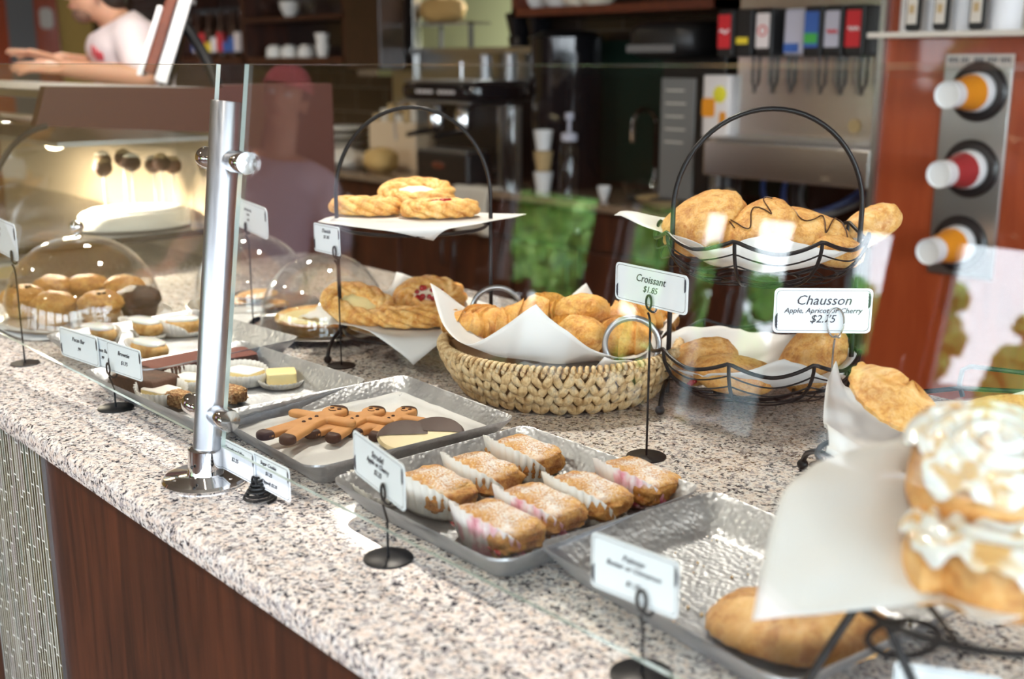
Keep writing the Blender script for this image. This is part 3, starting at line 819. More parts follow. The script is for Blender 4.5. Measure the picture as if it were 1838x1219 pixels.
# triple card sign
def multi(label, basepx, tl, tr, hpx, cards, style='disc', **kw):
    """one stand with several overlapping cards; cards: (fraction0, fraction1, back offset, lines)"""
    bp = Gz(*basepx)
    d_, z, a, b_ = solve_card(bp, tl, tr)
    e = Vector((b_.x - a.x, b_.y - a.y, 0)); w = e.length; rz = math.atan2(e.y, e.x); ed = e / w
    nrm = Vector((math.sin(rz), -math.cos(rz), 0)); dep = (a - CAM).dot(FW); h = hpx * dep / FPX / .972
    t = thing('price_sign', label, 'price sign', bp, 0, 'price card stands')
    zc = z - ZC - h / 2
    for (f0, f1, off, tilt, lines) in cards:
        c = a + ed * (w * (f0 + f1) / 2) - nrm * off
        card_on(t, c.x - bp.x, c.y - bp.y, zc, w * (f1 - f0), h, rz + tilt, lines)
    s_ = Vector((bp.x - a.x, bp.y - a.y, 0)).dot(ed); foot = Vector((a.x, a.y, 0)) + ed * s_ - Vector((bp.x, bp.y, 0)) + nrm * .001
    zb = zc - h / 2; p = B(); r = .00135
    if style == 'coil':
        pts = []
        for i in range(100):
            a_ = i * .40; rr = .0175 - .0135 * i / 99; pts.append((rr * math.cos(a_), rr * math.sin(a_), .0018 + .022 * i / 99))
        c0 = B(); tube(c0, pts, .0016, 6); obj('coil_base', c0, M['blackwire'], t)
        tube(p, smoothpath([pts[-1], foot + nrm * .003 + Vector((0, 0, max(zb - .002, .026)))], 5), r, 6)
    else:
        obj('base', lathe(B(), [(0, 0), (.0235, 0), (.0235, .0012), (.0228, .0018), (0, .0020)], 40), M['blackwire'], t)
        tube(p, smoothpath([(0, 0, .001), (0, 0, zb * .6), (-.001, 0, zb - .02), foot + nrm * .004 + Vector((0, 0, zb - .005))], 6), r, 6)
    q = foot + nrm * .0045
    tube(p, [q + ed * (.0042 * math.cos(a_)) + Vector((0, 0, zb + .006 + .0075 * math.sin(a_))) for a_ in [i * 2 * PI / 16 for i in range(17)]], r, 6)
    tube(p, bez([q + Vector((0, 0, zb - .002)), foot + ed * .012 + Vector((0, 0, zb - .012)), foot - nrm * .006 + ed * .006 + Vector((0, 0, zb + .004))], 8), r, 6)
    obj('wire_holder', p, M['blackwire'], t)
    return t
multi('triple price card for pecan bar, lemon bar and brownie', (208, 733), (106, 585), (250, 606 + 24), 52,
      [(0, .50, .0, 0, [('Pecan Bar', .0085, .008, it), ('.99', .0075, -.004, it)]), (.30, .72, .003, 0, [('  Lemon Bar', .0075, .004, it), ('   .99', .0065, -.006, it)]), (.60, 1.0, .0015, 0, [('Brownie', .0085, .008, it), ('$1.75', .0075, -.004, it)])])
multi('pair of overlapping cookie price cards on a coiled black base', (466, 898), (387, 779), (516, 843), 58,
      [(0, .56, 0, 0, [('Gingerbread Man', .0060, .010, it), ('$2.25', .0065, -.001, it)]), (.46, 1, .002, 0, [('Sugar Cookie', .0058, .011, it), ('$1.25', .0060, .001, it), ('(Dipped) $2.25', .0052, -.009, it)])], style='coil')
# foreground card at the bottom right, only its top edge in the picture
sign('white card cut off at the bottom right corner of the picture', (1745, 1400), (1606, 1186), (1800, 1216), 120, [('Cinnamon Roll', .008, .006, it)], zt=1.112, base_r=.02)
# ------------------------------------------------------------------ baked goods
def look_rot(dep_dir=None): return 0
VA = math.atan2(RGT.y, RGT.x)     # turn that lines local x up with the picture's horizontal
def danish(label, loc, rz, fill=None, rx=0, ry=0, s=1, a=.040, b=.024, seed=0, group='danish pastries on the two tier rack'):
    t = thing('danish_pastry', label, 'pastry', loc, 0, group); t.rotation_euler = (rx, ry, rz); t.scale = (s, s, s)
    bm_ = B(); n, m = 110, 40; rings = []
    for i in range(n):
        th = 2 * PI * i / n; c = Vector((a * math.cos(th), b * math.sin(th), .0125))
        out = Vector((math.cos(th) * b, math.sin(th) * a, 0)).normalized(); ring = []
        for k in range(m):
            ph = 2 * PI * k / m
            w_ = 1 + .34 * abs(math.cos(2.5 * (ph + th * 2.0 + seed))) ** .8 - .16
            q = c + out * (.0165 * w_ * math.cos(ph)) + Vector((0, 0, .0125 * w_ * math.sin(ph)))
            q.z = max(q.z, .001); q += Vector((1, 1, 1)) * .0012 * noise.noise(q * 90 + Vector((seed, 0, 0)))
            ring.append(q)
        rings.append(ring)
    loft(bm_, rings, loop=True)
    obj('dough', bm_, M['danish'], t)
    f = B(); ball(f, (0, 0, .013), (a * .82, b * .8, .0085), 26, 10, disp=lambda d: .08 * noise.noise(d * 4 + Vector((seed, 0, 0))))
    obj('cream_center', f, M['cream'] if fill != 'apple' else M['custard'], t)
    if fill == 'cherry':
        f = B(); r_ = random.Random(seed)
        for _ in range(16): ball(f, (r_.uniform(-.5, .5) * a, r_.uniform(-.5, .5) * b, .020 + r_.uniform(0, .003)), r_.uniform(.0035, .0055), 10, 6)
        obj('cherry_filling', f, M['cherry'], t)
    return t
def croissant(label, loc, rot, s=1, seed=0, m='croissant', group='croissants in the woven basket', bend=2.2, name='croissant'):
    t = thing(name, label, 'croissant', loc, 0, group); t.rotation_euler = rot; t.scale = (s, s, s)
    bm_ = B(); n, k_ = 72, 22; rings = []
    R_ = .055
    for i in range(n + 1):
        u = i / n * 2 - 1; th = u * bend / 2
        c = Vector((R_ * math.sin(th), R_ * (1 - math.cos(th)) , .026))
        seg_ = abs(u) * 3.9 + .3; saw = (seg_ % 1)
        r = .0250 * (max(0, 1 - abs(u) ** 2.3)) ** .55 * (1 + .30 * (1 - saw) ** 1.5 + .018 * math.sin(u * 70)) + .001
        tn = Vector((math.cos(th), math.sin(th), 0)); o_ = Vector((-tn.y, tn.x, 0)); ring = []
        for j in range(k_):
            ph = 2 * PI * j / k_
            q = c + o_ * (r * 1.08 * math.cos(ph)) + Vector((0, 0, r * .92 * math.sin(ph)))
            q += tn * (.004 * math.cos(ph)); q += (q - c) * (.10 * noise.noise(q * 60 + Vector((seed * 3, 0, 0))))
            q.z = max(q.z, .002); ring.append(q)
        rings.append(ring)
    loft(bm_, rings); obj('pastry_body', bm_, M[m], t); return t
def pillow(label, loc, rot, r=(.055, .034, .022), stripes=False, m='puff', seed=0, e=.7, group='filled pastries in the wire basket', name='puff_pastry', cat='pastry', choc_end=False):
    t = thing(name, label, cat, loc, 0, group); t.rotation_euler = rot
    dsp = lambda d: .05 * noise.noise(d * 3 + Vector((seed, 0, 0))) + .035 * noise.noise(d * 9 + Vector((seed, 0, 0)))
    obj('pastry_body', sqball(B(), r, e, 40, 20, ez=.85, disp=dsp), M[m], t)
    if stripes:
        b_ = B(); rr = random.Random(seed); pts = []
        sg = lambda v, p: math.copysign(abs(v) ** p, v)
        for i in range(120):
            u = i / 119; x = -.75 + 1.5 * u + .10 * math.sin(u * PI * 3.3 + seed); y = (.55 + .25 * math.sin(u * 5 + seed)) * math.sin(u * PI * (4.2 + seed * .3))
            zz = max(0, 1 - abs(x) ** (2 / .85)) ** .5 * max(0, 1 - abs(y) ** (2 / .85)) ** .5
            d = Vector((x, y, zz)); s_ = 1 + dsp(d) * .8
            pts.append(Vector((r[0] * x * .93, r[1] * y * .93, r[2] * (zz ** .62) * s_ + .001)))
        tube(b_, pts, .0009, 5); obj('chocolate_drizzle', b_, M['chocstripe'], t)
    return t
def halfmoon(label, loc, rot, R_=.055, h=.022, m='turnover', seed=0, group='turnovers and filled pastries', name='turnover', stretch=1.0, full=False):
    t = thing(name, label, 'turnover', loc, 0, group); t.rotation_euler = rot
    b_ = B(); nr, na = 18, 56
    top, bot = [], []
    for i in range(nr + 1):
        q = i / nr; rt, rb = [], []
        for k in range(na):
            a = 2 * PI * k / na
            x, y = math.cos(a), math.sin(a) * (.52 if not full else .5)
            if not full and y < 0: y *= .06
            if full: y *= (1 - .25 * abs(math.cos(a)) ** 2)
            x *= q * R_ * stretch; y *= q * R_ * 1.75
            pr = max(0, 1 - q ** 2.6) ** .55 if full else max(0, 1 - (q / .9) ** 2.2) ** .8 if q < .9 else 0
            z = h * pr * (1 + .16 * math.sin(a * 3 + q * 7)) + .0025 + .0022 * noise.noise(Vector((x * 45, y * 45, seed)))
            if full: z -= .010 * math.exp(-((y - .25 * R_ * (x / R_ / stretch) ** 2) / .004) ** 2) * pr
            wv = 1 + .02 * math.sin(a * 22) * q ** 6
            rt.append(Vector((x * wv, y * wv, z))); rb.append(Vector((x * wv, y * wv, -.0015 - .1 * h * pr)))
        top.append(rt); bot.append(rb)
    loft(b_, bot[1:], cap0=True, cap1=False)
    loft(b_, top[1:], cap0=True, cap1=False)
    rs0, rs1 = bot[-1], top[-1]
    loft(b_, [rs0, rs1], cap0=False, cap1=False)
    bmesh.ops.remove_doubles(b_, verts=b_.verts, dist=1e-5)
    obj('pastry_body', b_, M[m], t); return t

def fluted_cup(label, loc, rz, a, b, h, th0=PI, lo=.3, m='cup', flare=1.28, nf=32, pw=.55, group='fluted paper cups under the strudels', tilt=(0, 0)):
    t = thing('paper_cup', label, 'baking cup', loc, 0, group); t.rotation_euler = (tilt[0], tilt[1], rz)
    bm_ = B(); seg = nf * 4; rings = []
    for i, (f, z) in enumerate(((.0, 0), (.5, 0), (1.0, .0), (1.04, .12), (1.04 + (flare - 1.04) * .4, .5), (flare, 1.0))):
        ring = []
        for k in range(seg):
            an = 2 * PI * k / seg
            hh = h * (lo + (1 - lo) * max(0, math.cos(an - th0)) ** pw)
            fl = 1 + (.055 * math.cos(an * nf) * min(1, z * 3) if z > 0 else 0)
            ff = 1 + (f - 1) * (hh / h) if f > 1 else f
            ring.append(Vector((a * ff * fl * math.cos(an), b * ff * fl * math.sin(an), .0006 + hh * z)))
        rings.append(ring)
    loft(bm_, rings[1:], cap0=True, cap1=False)
    obj('cup_wall', bm_, M[m], t, auto=False, solid=.0003); return t

# ---- strudels
tt, c4, w4, d4, r4 = t4
spx = [('golden strudel, left end of the back row behind the price card', 783, 878), ('golden strudel in the middle of the back row', 868, 850), ('golden strudel, topmost at the far end of the tray', 942, 818),
       ('raspberry strudel nearest the front rim of the tray', 893, 944), ('sugared strudel, second from the left in the front row', 968, 912), ('sugared strudel, third from the left in the front row', 1055, 888), ('sugared strudel, rightmost in the front row', 1145, 862)]
for i, (lab, x, y) in enumerate(spx):
    p = Gz(x, y, ZC + .022)
    t = thing('strudel', lab, 'strudel', (p.x, p.y, ZC + .0035), r4 + RND.uniform(-.1, .1), 'sugared strudels on the hammered tray')
    sd = i * 5.3
    dsp = lambda d: .11 * noise.noise(d * 2.2 + Vector((sd, 0, 0))) + .05 * noise.noise(Vector((d.x * 3, d.y * 3, d.z * 18 + sd))) + .04 * noise.noise(d * 9 + Vector((sd, 2, 0)))
    L_ = .042 + (.004 if i > 2 else 0)
    obj('pastry_body', sqball(B(), (L_, .0285, .0175), .40, 56, 30, c=(0, 0, .0175), ez=.72, disp=dsp), M['strudel'], t)
    if i in (3, 4):
        b_ = B(); r_ = random.Random(i)
        for _ in range(9): ball(b_, (r_.uniform(-.8, .8) * L_, -.0262 if i == 3 else .0262, .010 + r_.uniform(-.003, .006)), (.006, .0022, .0025), 10, 6)
        obj('fruit_filling', b_, M['cherry'] if i > 2 else M['filling'], t)
    fluted_cup('white fluted cup around the ' + lab.replace('golden ', '').replace('sugared ', '').replace(' behind the price card', ''), (p.x, p.y, ZC + .0024), r4, .044, .0295, .043, th0=-PI * .56, lo=.10, m='cup_rasp' if i in (3, 4, 6) else 'cup', flare=1.26)
fluted_cup('crumpled paper cup at the left corner of the strudel tray', Gz(690, 895, ZC + .003), r4 + .5, .030, .022, .024, th0=PI, lo=.4, flare=1.4)

# ---- brownies and bars in tray 1
def bar(name, label, px, z, size, rz, m, top=None, cat='cake bar', disp=.03, topm=None, group='cake bars on the brownie tray', e=.22):
    p = Gz(px[0], px[1], ZC + z + size[2])
    t = thing(name, label, cat, (p.x, p.y, ZC + z), rz, group)
    sd = px[0] * .1
    obj('bar_body', sqball(B(), (size[0], size[1], size[2]), e, 36, 18, c=(0, 0, size[2]), ez=e, disp=lambda d: disp * noise.noise(d * 5 + Vector((sd, 0, 0)))), M[m], t)
    if topm: obj('bar_topping', sqball(B(), (size[0] * .985, size[1] * .985, .0016), e, 30, 8, c=(0, 0, size[2] * 2 + .0002), ez=.6, disp=lambda d: disp * noise.noise(d * 8)), M[topm], t)
    return t, p
r1 = t1[4]
bar('brownie', 'dark brownie at the left end of the brownie tray', (262, 688), .003, (.044, .026, .014), r1 + .25, 'brownie', cat='brownie', topm=None)
bar('brownie', 'long brownie slab with cocoa top behind the paper cups', (330, 660), .003, (.032, .060, .013), r1 + .05, 'brownie', cat='brownie', topm='brownie_top')
bar('brownie', 'cocoa topped brownie just right of the steel post', (412, 650), .003, (.030, .036, .013), r1 - .15, 'brownie', cat='brownie', topm='brownie_top')
for lab, px, sz, rz, m, tp in (('lemon bar with crumb sugar top at the front of the tray', (290, 708), (.024, .018, .008), .2, 'lemon', 'sugar'), ('pale sugared bar hidden partly by the steel post', (345, 686), (.024, .018, .008), .5, 'lemon', 'sugar'),
                               ('crumb topped pale bar in a paper cup right of the post', (438, 675), (.026, .019, .009), .3, 'lemon', 'sugar'), ('plain lemon bar alone in the rightmost paper cup', (505, 677), (.021, .019, .010), 1.05, 'lemon', None)):
    t, p = bar('lemon_bar', lab, px, .0045, sz, rz + r1, m, topm=tp)
    fluted_cup({290: 'white paper cup of the crumb sugared bar at the tray front', 345: 'white paper cup half hidden behind the steel post', 438: 'white paper cup holding the pale bar right of the post', 505: 'shallow white paper cup around the plain lemon bar'}[px[0]], (p.x, p.y, ZC + .0026), r1 + rz, .031 if px[0] != 505 else .028, .027, .026 if px[0] != 505 else .012, th0=PI * .8, lo=.7, flare=1.25, group='fluted paper cups on the brownie tray')
bar('pecan_bar', 'nut crumb bar left of the steel post by its lower clamp', (322, 716), .003, (.020, .014, .010), r1 + .1, 'crumb', disp=.14, e=.5)
bar('pecan_bar', 'nut crumb bar just right of the steel post', (408, 706), .003, (.028, .016, .011), r1 + .25, 'crumb', disp=.14, e=.5)
fluted_cup('empty white paper cup beside the dark brownie', Gz(228, 690, ZC + .01), r1, .018, .016, .022, th0=PI, lo=.5, group='fluted paper cups on the brownie tray')

# ---- eclairs in tray 2
r2 = t2[4]
for lab, px, ln, rz, cupped in (('pale cream eclair in the middle of the tray', (258, 588), .040, .15, 1), ('short thick eclair beside the steel post', (328, 585), .030, .9, 1), ('cream eclair at the front rim behind the price cards', (268, 628), .036, .1, 1), ('eclair at the left end of the tray behind the triple card', (175, 600), .034, .3, 0)):
    p = Gz(px[0], px[1], ZC + .018)
    t = thing('eclair', lab, 'pastry', (p.x, p.y, ZC + .004), r2 + rz, 'eclairs on the back tray')
    obj('pastry_body', sqball(B(), (ln, .019, .015), .7, 34, 18, c=(0, 0, .015), ez=.8, disp=lambda d: .05 * noise.noise(d * 4)), M['turnover'], t)
    obj('sugar_coat', sqball(B(), (ln * .9, .0165, .006), .7, 30, 12, c=(0, 0, .0262), ez=.8), M['icing'], t)
    fluted_cup('paper cup around the ' + lab, (p.x, p.y, ZC + .0026), r2 + rz, ln * 1.08, .022, .028, th0=PI * (1.1 if cupped else .5), lo=.25, flare=1.25, group='fluted paper cups on the eclair tray')

# ---- gingerbread figures
def ginger_outline_bm():
    b_ = B()
    def cap(p, q, r0, r1_):
        tube(b_, [Vector((*p, 0)).lerp(Vector((*q, 0)), k / 6) for k in range(7)], [r0 + (r1_ - r0) * k / 6 for k in range(7)], 14)
        ball(b_, (*p, 0), r0, 14, 8); ball(b_, (*q, 0), r1_, 14, 8)
    cap((0, .004), (0, .044), .0175, .0145)
    ball(b_, (0, .066, 0), (.0165, .017, .017), 18, 10)
    cap((-.006, .002), (-.017, -.044), .0125, .0105); cap((.006, .002), (.017, -.044), .0125, .0105)
    cap((-.006, .040), (-.042, .040), .0095, .0090); cap((.006, .040), (.042, .040), .0095, .0090)
    return b_
def flat_half(bm_, h, sc):
    for v in bm_.verts:
        z = v.co.z; v.co.z = h * (math.copysign(min(1, abs(z) / .0085) ** .6, z))
    return bm_
gb = fuse(ginger_outline_bm(), .0016, 4); flat_half(gb, .0042, 1)
gme = bpy.data.meshes.new('ginger'); gb.to_mesh(gme); gb.free()
ginger0 = None
def gingerman(label, feet, head, z, roll=0):
    global ginger0
    a, b_ = Gz(*feet, ZC + z), Gz(*head, ZC + z); d = b_ - a; rz = math.atan2(d.y, d.x) - PI / 2
    s = d.length / .128; c = a + d * (.052 / .128)
    if ginger0 is None:
        t = thing('gingerbread_man', label, 'cookie', (c.x, c.y, ZC + z), rz, 'gingerbread men on the lined tray'); ginger0 = t
        g = bmesh.new(); g.from_mesh(gme); obj('cookie_body', g, M['ginger'], t)
        # chocolate dipped hair and feet
        for yl, side, nm in ((.0735, 1, 'chocolate_hair'), (-.040, -1, 'chocolate_feet')):
            g = bmesh.new(); g.from_mesh(gme)
            geom = g.verts[:] + g.edges[:] + g.faces[:]
            bmesh.ops.bisect_plane(g, geom=geom, plane_co=(0, yl, 0), plane_no=(0, -side, .0), clear_outer=True)
            for v in g.verts: v.co.z *= 1.18; v.co.x *= 1.03; v.co.y += side * .0006
            obj(nm, g, M['choc'], t)
        f = B()
        for x in (-.0055, .0055):
            tube(f, arc((x, .068, .0044), .0024, 0, 2 * PI, 12, (1, 0, 0), (0, 1, 0)), .0006, 5); ball(f, (x, .068, .0044), (.0012, .0012, .0005), 8, 5)
        tube(f, arc((0, .064, .0044), .006, PI * 1.15, PI * 1.85, 10, (1, 0, 0), (0, 1, 0)), .0006, 5)
        obj('icing_face', f, M['choc'], t)
        f = B()
        for y in (.006, .018, .030): ball(f, (0, y, .0044), (.0026, .0026, .0014), 12, 6)
        obj('button', f, M['choc'], t, label='three chocolate buttons down the front')
    else:
        t = copy_tree(ginger0); t['label'] = label; t.location = (c.x, c.y, ZC + z); 
    t.rotation_euler = (roll, 0, rz); t.scale = (s, s, 1.15); return t
gingerman('gingerbread man lying on top, leftmost with three chocolate buttons', (488, 788), (610, 737), .022)
gingerman('gingerbread man in the middle under the leftmost one', (572, 785), (678, 738), .015)
gingerman('gingerbread man at the bottom right of the three', (650, 783), (735, 738), .0095)

def dipped(label, px, rz, z, flip=1):
    p = Gz(*px, ZC + z)
    t = thing('dipped_cookie', label, 'cookie', (p.x, p.y, ZC + z), rz, 'half dipped cookies on the lined tray')
    b_ = B(); lathe(b_, [(0, -.003), (.031, -.003), (.034, 0), (.031, .0035), (.02, .0045), (0, .0045)], 44, sx=1.0, sy=.85)
    obj('cookie_body', b_, M['vanilla'], t)
    g = B(); lathe(g, [(0, -.0036), (.0315, -.0036), (.0348, 0), (.0315, .0042), (.02, .0053), (0, .0053)], 44, sx=1.0, sy=.85)
    bmesh.ops.bisect_plane(g, geom=g.verts[:] + g.edges[:] + g.faces[:], plane_co=(0, -.002, 0), plane_no=(.0, -1, 0), clear_outer=True)
    obj('chocolate_dip', g, M['choc'], t); return t
vr = VA + .35
dipped('half chocolate dipped cookie, left of the pair beside the gingerbread men', (728, 784), VA + .1, .0165).rotation_euler.x = .36
dipped('half chocolate dipped cookie, right of the pair beside the gingerbread men', (782, 778), VA - .1, .0185).rotation_euler.x = .36
# ------------------------------------------------------------------ nearest tray pastry and crumbs
tt, c5, w5, d5, r5 = t5
p = Gz(1435, 1105, ZC + .02)
halfmoon('long pointed golden pastry lying in the nearest tray', (p.x, p.y, ZC + .008), (0, 0, VA - .12), R_=.066, h=.026, m='breadcrust', seed=3, full=True, name='oval_pastry', group='', stretch=1.12)['category'] = 'pastry'
b_ = B(); r_ = random.Random(4)
for _ in range(60):
    x, y = r_.uniform(-.4, .4) * w5, r_.uniform(-.4, .4) * d5
    ball(b_, (x, y, .003), r_.uniform(.0006, .0018), 6, 4)
cr = obj('pastry_crumbs', b_, M['pale']); cr.location = (c5.x, c5.y, ZC); cr.rotation_euler = (0, 0, r5)
finish(cr, 'scattered pastry crumbs on the nearest metal tray', 'crumbs', kind='stuff')

# ------------------------------------------------------------------ wire racks
D_ = RGT.copy(); TO = -FWH            # across the picture, toward the camera
def ball_foot(b_, p0, p1, lift=.03):
    p0, p1 = Vector(p0), Vector(p1)
    m = (p0 + p1) / 2 + Vector((0, 0, lift))
    tube(b_, bez([p0, p0.lerp(p1, .35) + Vector((0, 0, lift * .4)), p1 + Vector((0, 0, .03)), p1 + Vector((0, 0, .006))], 10), .0032, 8)
    ball(b_, p1 + Vector((0, 0, .0065)), .0065, 14, 8)
def scallop(th, nrib=8, ph=0):
    u = ((th - ph) / (2 * PI / nrib)) % 1
    return (abs(2 * u - 1)) ** 1.6          # 1 at ribs, 0 between
def bowl_wire(t, R_, z0, depth, ph, amp=.015, nrib=8, rb=.055, name='bowl'):
    """scalloped wire bowl"""
    rim = B(); n = 128
    def pt(th, q):                    # q 0 rim .. 1 bottom
        r = R_ * (1 - q) ** .55 * (1 - rb / R_) + rb if q < 1 else rb
        r = rb + (R_ - rb) * math.cos(q * PI / 2) ** .85
        z = z0 - depth * math.sin(q * PI / 2) ** 1.0 + amp * (1 - q) * (scallop(th, nrib, ph) - .5) * 2 * .5
        return Vector((r * math.cos(th), r * math.sin(th), z))
    tube(rim, [pt(2 * PI * k / n, 0) for k in range(n)], .0026, 8, closed=True)
    obj(name + '_rim', rim, M['blackwire'], t)
    ribs = B()
    for k in range(nrib):
        th = ph + 2 * PI * k / nrib
        tube(ribs, [pt(th, q / 10) for q in range(11)], .0024, 8)
    tube(ribs, [Vector((rb * math.cos(2 * PI * k / 48), rb * math.sin(2 * PI * k / 48), z0 - depth)) for k in range(48)], .0024, 6, closed=True)
    obj(name + '_ribs', ribs, M['blackwire'], t)
    w_ = B()
    for q in (.16, .32, .48, .64, .80):
        tube(w_, [pt(2 * PI * k / n, q) for k in range(n)], .0011, 6, closed=True)
    obj(name + '_wires', w_, M['blackwire'], t)
# the two bowl rack, right
C2 = Pd(1350, 700, 1.55); C2.z = ZC
a2 = VA
rack = thing('wire_basket_stand', 'black two tier wire basket rack with tall arched handle holding turnovers', 'basket rack', C2, 0)
Rb = .138
L2 = Pd(1350, 690, 1.55); 
zb, ztp = .078, .232      # rim heights
bowl_wire(rack, Rb, zb, .060, VA + PI / 2 + .35, name='lower_bowl')
bowl_wire(rack, Rb, ztp, .060, VA + PI / 2 + .35, name='upper_bowl')
hb = B(); ax = D_; A_ = .124
off = ax * .008
topz = .392
pts = [off - ax * A_ + Vector((0, 0, .012)), off - ax * A_ + Vector((0, 0, .15))] + [off + ax * (A_ * math.cos(a)) + Vector((0, 0, .262 + (topz - .262) * math.sin(a))) for a in [PI - i * PI / 28 for i in range(29)]] + [off + ax * A_ + Vector((0, 0, .15)), off + ax * A_ + Vector((0, 0, .012))]
tube(hb, pts, .0034, 10)
obj('arched_handle', hb, M['blackwire'], rack)
fb = B()
for s1, s2 in ((-1, 1), (1, 1), (-1, -1), (1, -1)):
    p0 = off + ax * (A_ * s1) + Vector((0, 0, .030)); p1 = off + ax * (s1 * (A_ + .018)) + TO * (s2 * .065)
    ball_foot(fb, p0, p1)
obj('curved_feet', fb, M['blackwire'], rack)

# papers and pastries in it
def in2(px, py, d): return Pd(px, py, d)
cA = C2 + Vector((0, 0, ztp - .045))
rzA = math.radians(93.2)
sheet_to('parchment_sheet', 'parchment lining the upper wire bowl, pointed corner at the left', cA, .118, rzA,
         [in2(1388, 423, 1.43), in2(1575, 445, 1.55), in2(1400, 415, 1.66), in2(1102, 388, 1.55)], edges=(.030, .042, .05, .036), flatr=.35, p=1.3, seed=2, wr=.006)
cB = C2 + Vector((0, 0, zb - .045))
sheet_to('parchment_sheet', 'parchment lining the lower wire bowl with corners sticking up', cB, .118, rzA,
         [in2(1408, 640, 1.45), in2(1545, 640, 1.55), in2(1328, 600, 1.66), in2(1160, 640, 1.56)], edges=(.020, .04, .05, .020), flatr=.35, p=1.3, seed=5, wr=.006)
U = ZC + ztp
def at2(px, py, d): return Pd(px, py, d)
pillow('big smooth golden pastry at the left of the upper wire bowl', at2(1266, 400, 1.53), (.35, -.45, VA + .15), (.060, .042, .034), seed=1, e=.85)
pillow('chocolate striped pastry, left of the two in the upper bowl', at2(1362, 412, 1.50), (.45, -.50, VA + .2), (.052, .038, .028), True, seed=2)
pillow('chocolate striped pastry, right of the two in the upper bowl', at2(1455, 422, 1.51), (.50, .30, VA - .1), (.056, .036, .026), True, seed=3)
pillow('small round golden pastry at the front right of the upper bowl', at2(1500, 450, 1.49), (.2, .2, VA), (.038, .026, .020), seed=4, e=.9)
pillow('pale ended pastry sticking out past the right of the arched handle', at2(1563, 405, 1.56), (.1, -.5, VA), (.044, .026, .024), seed=5, e=.9, m='turnover')
pillow('flaky cherry turnover at the left of the lower wire bowl', at2(1262, 648, 1.55), (.35, -.25, VA + .2), (.048, .034, .026), seed=6, e=.85)
pillow('flaky turnover at the front middle of the lower wire bowl', at2(1318, 672, 1.49), (.25, .12, VA - .1), (.054, .034, .022), seed=7, e=.85)
pillow('tall glazed turnover at the back right of the lower bowl', at2(1458, 642, 1.55), (.5, -.9, VA + .1), (.054, .040, .028), seed=8, e=.85)
b_ = B()
for q in ((1241, 687), (1246, 684), (1238, 690)): ball(b_, at2(q[0], q[1], 1.502), .004, 10, 6)
finish(obj('cherry_filling_spill', b_, M['cherry']), 'red cherry filling oozing from the left turnover in the lower bowl', 'filling')

# danish rack, left
C1 = Pd(747, 612, 1.80); C1.z = ZC
rk = thing('wire_danish_rack', 'black two tier plate rack with arched handle holding danish pastries', 'plate rack', C1, 0)
A1 = .119; z1, z2, top1 = .042, .205, .384
hb = B()
pts = [-D_ * A1 + Vector((0, 0, .03)), -D_ * A1 + Vector((0, 0, .15))] + [D_ * (A1 * math.cos(a)) + Vector((0, 0, .25 + (top1 - .25) * math.sin(a))) for a in [PI - i * PI / 28 for i in range(29)]] + [D_ * A1 + Vector((0, 0, .15)), D_ * A1 + Vector((0, 0, .03))]
tube(hb, pts, .0032, 10); obj('arched_handle', hb, M['blackwire'], rk)
for z, nm in ((z1, 'lower_ring'), (z2, 'upper_ring')):
    r_ = B(); tube(r_, [Vector((.112 * math.cos(a), .112 * math.sin(a), z)) for a in [2 * PI * k / 64 for k in range(64)]], .0028, 8, closed=True)
    for a in (.4, 1.97, 3.54, 5.11):
        tube(r_, arc((0, 0, 0), .10, 0, 0, 1) if False else [Vector((.112 * math.cos(a), .112 * math.sin(a), z)), Vector((.05 * math.cos(a), .05 * math.sin(a), z - .010)), Vector((0, 0, z - .012))], .002, 6)
    for s in (-1, 1): tube(r_, [D_ * (s * .110) + Vector((0, 0, z)), D_ * (s * A1) + Vector((0, 0, z + .004))], .0028, 6)
    obj(nm, r_, M['blackwire'], rk)
fb = B()
for s1, s2 in ((-1, 1), (1, 1), (-1, -1), (1, -1)):
    ball_foot(fb, D_ * (A1 * s1) + Vector((0, 0, z1 - .004)), D_ * (s1 * (A1 + .012)) + TO * (s2 * .062))
obj('curved_feet', fb, M['blackwire'], rk)
plt = B(); lathe(plt, [(0, 0), (.085, 0), (.104, .004), (.108, .0065), (.103, .0062), (.085, .003), (0, .003)], 56)
finish(obj('glass_plate', plt, M['clear']), 'clear round plate on the upper ring of the danish rack', 'plate', 'plates of the danish rack').location = C1 + Vector((0, 0, z2 + .003))
plt = B(); lathe(plt, [(0, 0), (.085, 0), (.104, .004), (.108, .0065), (.103, .0062), (.085, .003), (0, .003)], 56)
finish(obj('glass_plate', plt, M['clear']), 'clear round plate on the lower ring of the danish rack', 'plate', 'plates of the danish rack').location = C1 + Vector((0, 0, z1 + .003))
cU = C1 + Vector((0, 0, z2 + .011))
sheet_to('parchment_sheet', 'parchment sheet with drooping front corner on the upper danish plate', cU, .118, math.radians(93) + .12,
         [Pd(778, 432, 1.66), Pd(945, 384, 1.83), None, Pd(570, 398, 1.76)], edges=(0, 0, 0, 0), flatr=.70, p=1.2, seed=8, wr=.002)
cL = C1 + Vector((0, 0, z1 + .011))
sheet_to('parchment_sheet', 'parchment sheet hanging to a point from the lower danish plate', cL, .122, math.radians(93),
         [Pd(742, 656, 1.665), Pd(905, 560, 1.83), Pd(712, 488, 1.93), Pd(588, 588, 1.78)], edges=(0, .02, .03, .012), flatr=.66, p=1.05, seed=9, wr=.002)
cd1, cd2 = cU + Vector((0, 0, .003)), cL + Vector((0, 0, .003))
def dn(lab, px, py, d, **k):
    p = Pd(px, py, d); return danish(lab, (p.x, p.y, k.pop('z')), **k)
zU, zL = cU.z + .0015, cL.z + .0015
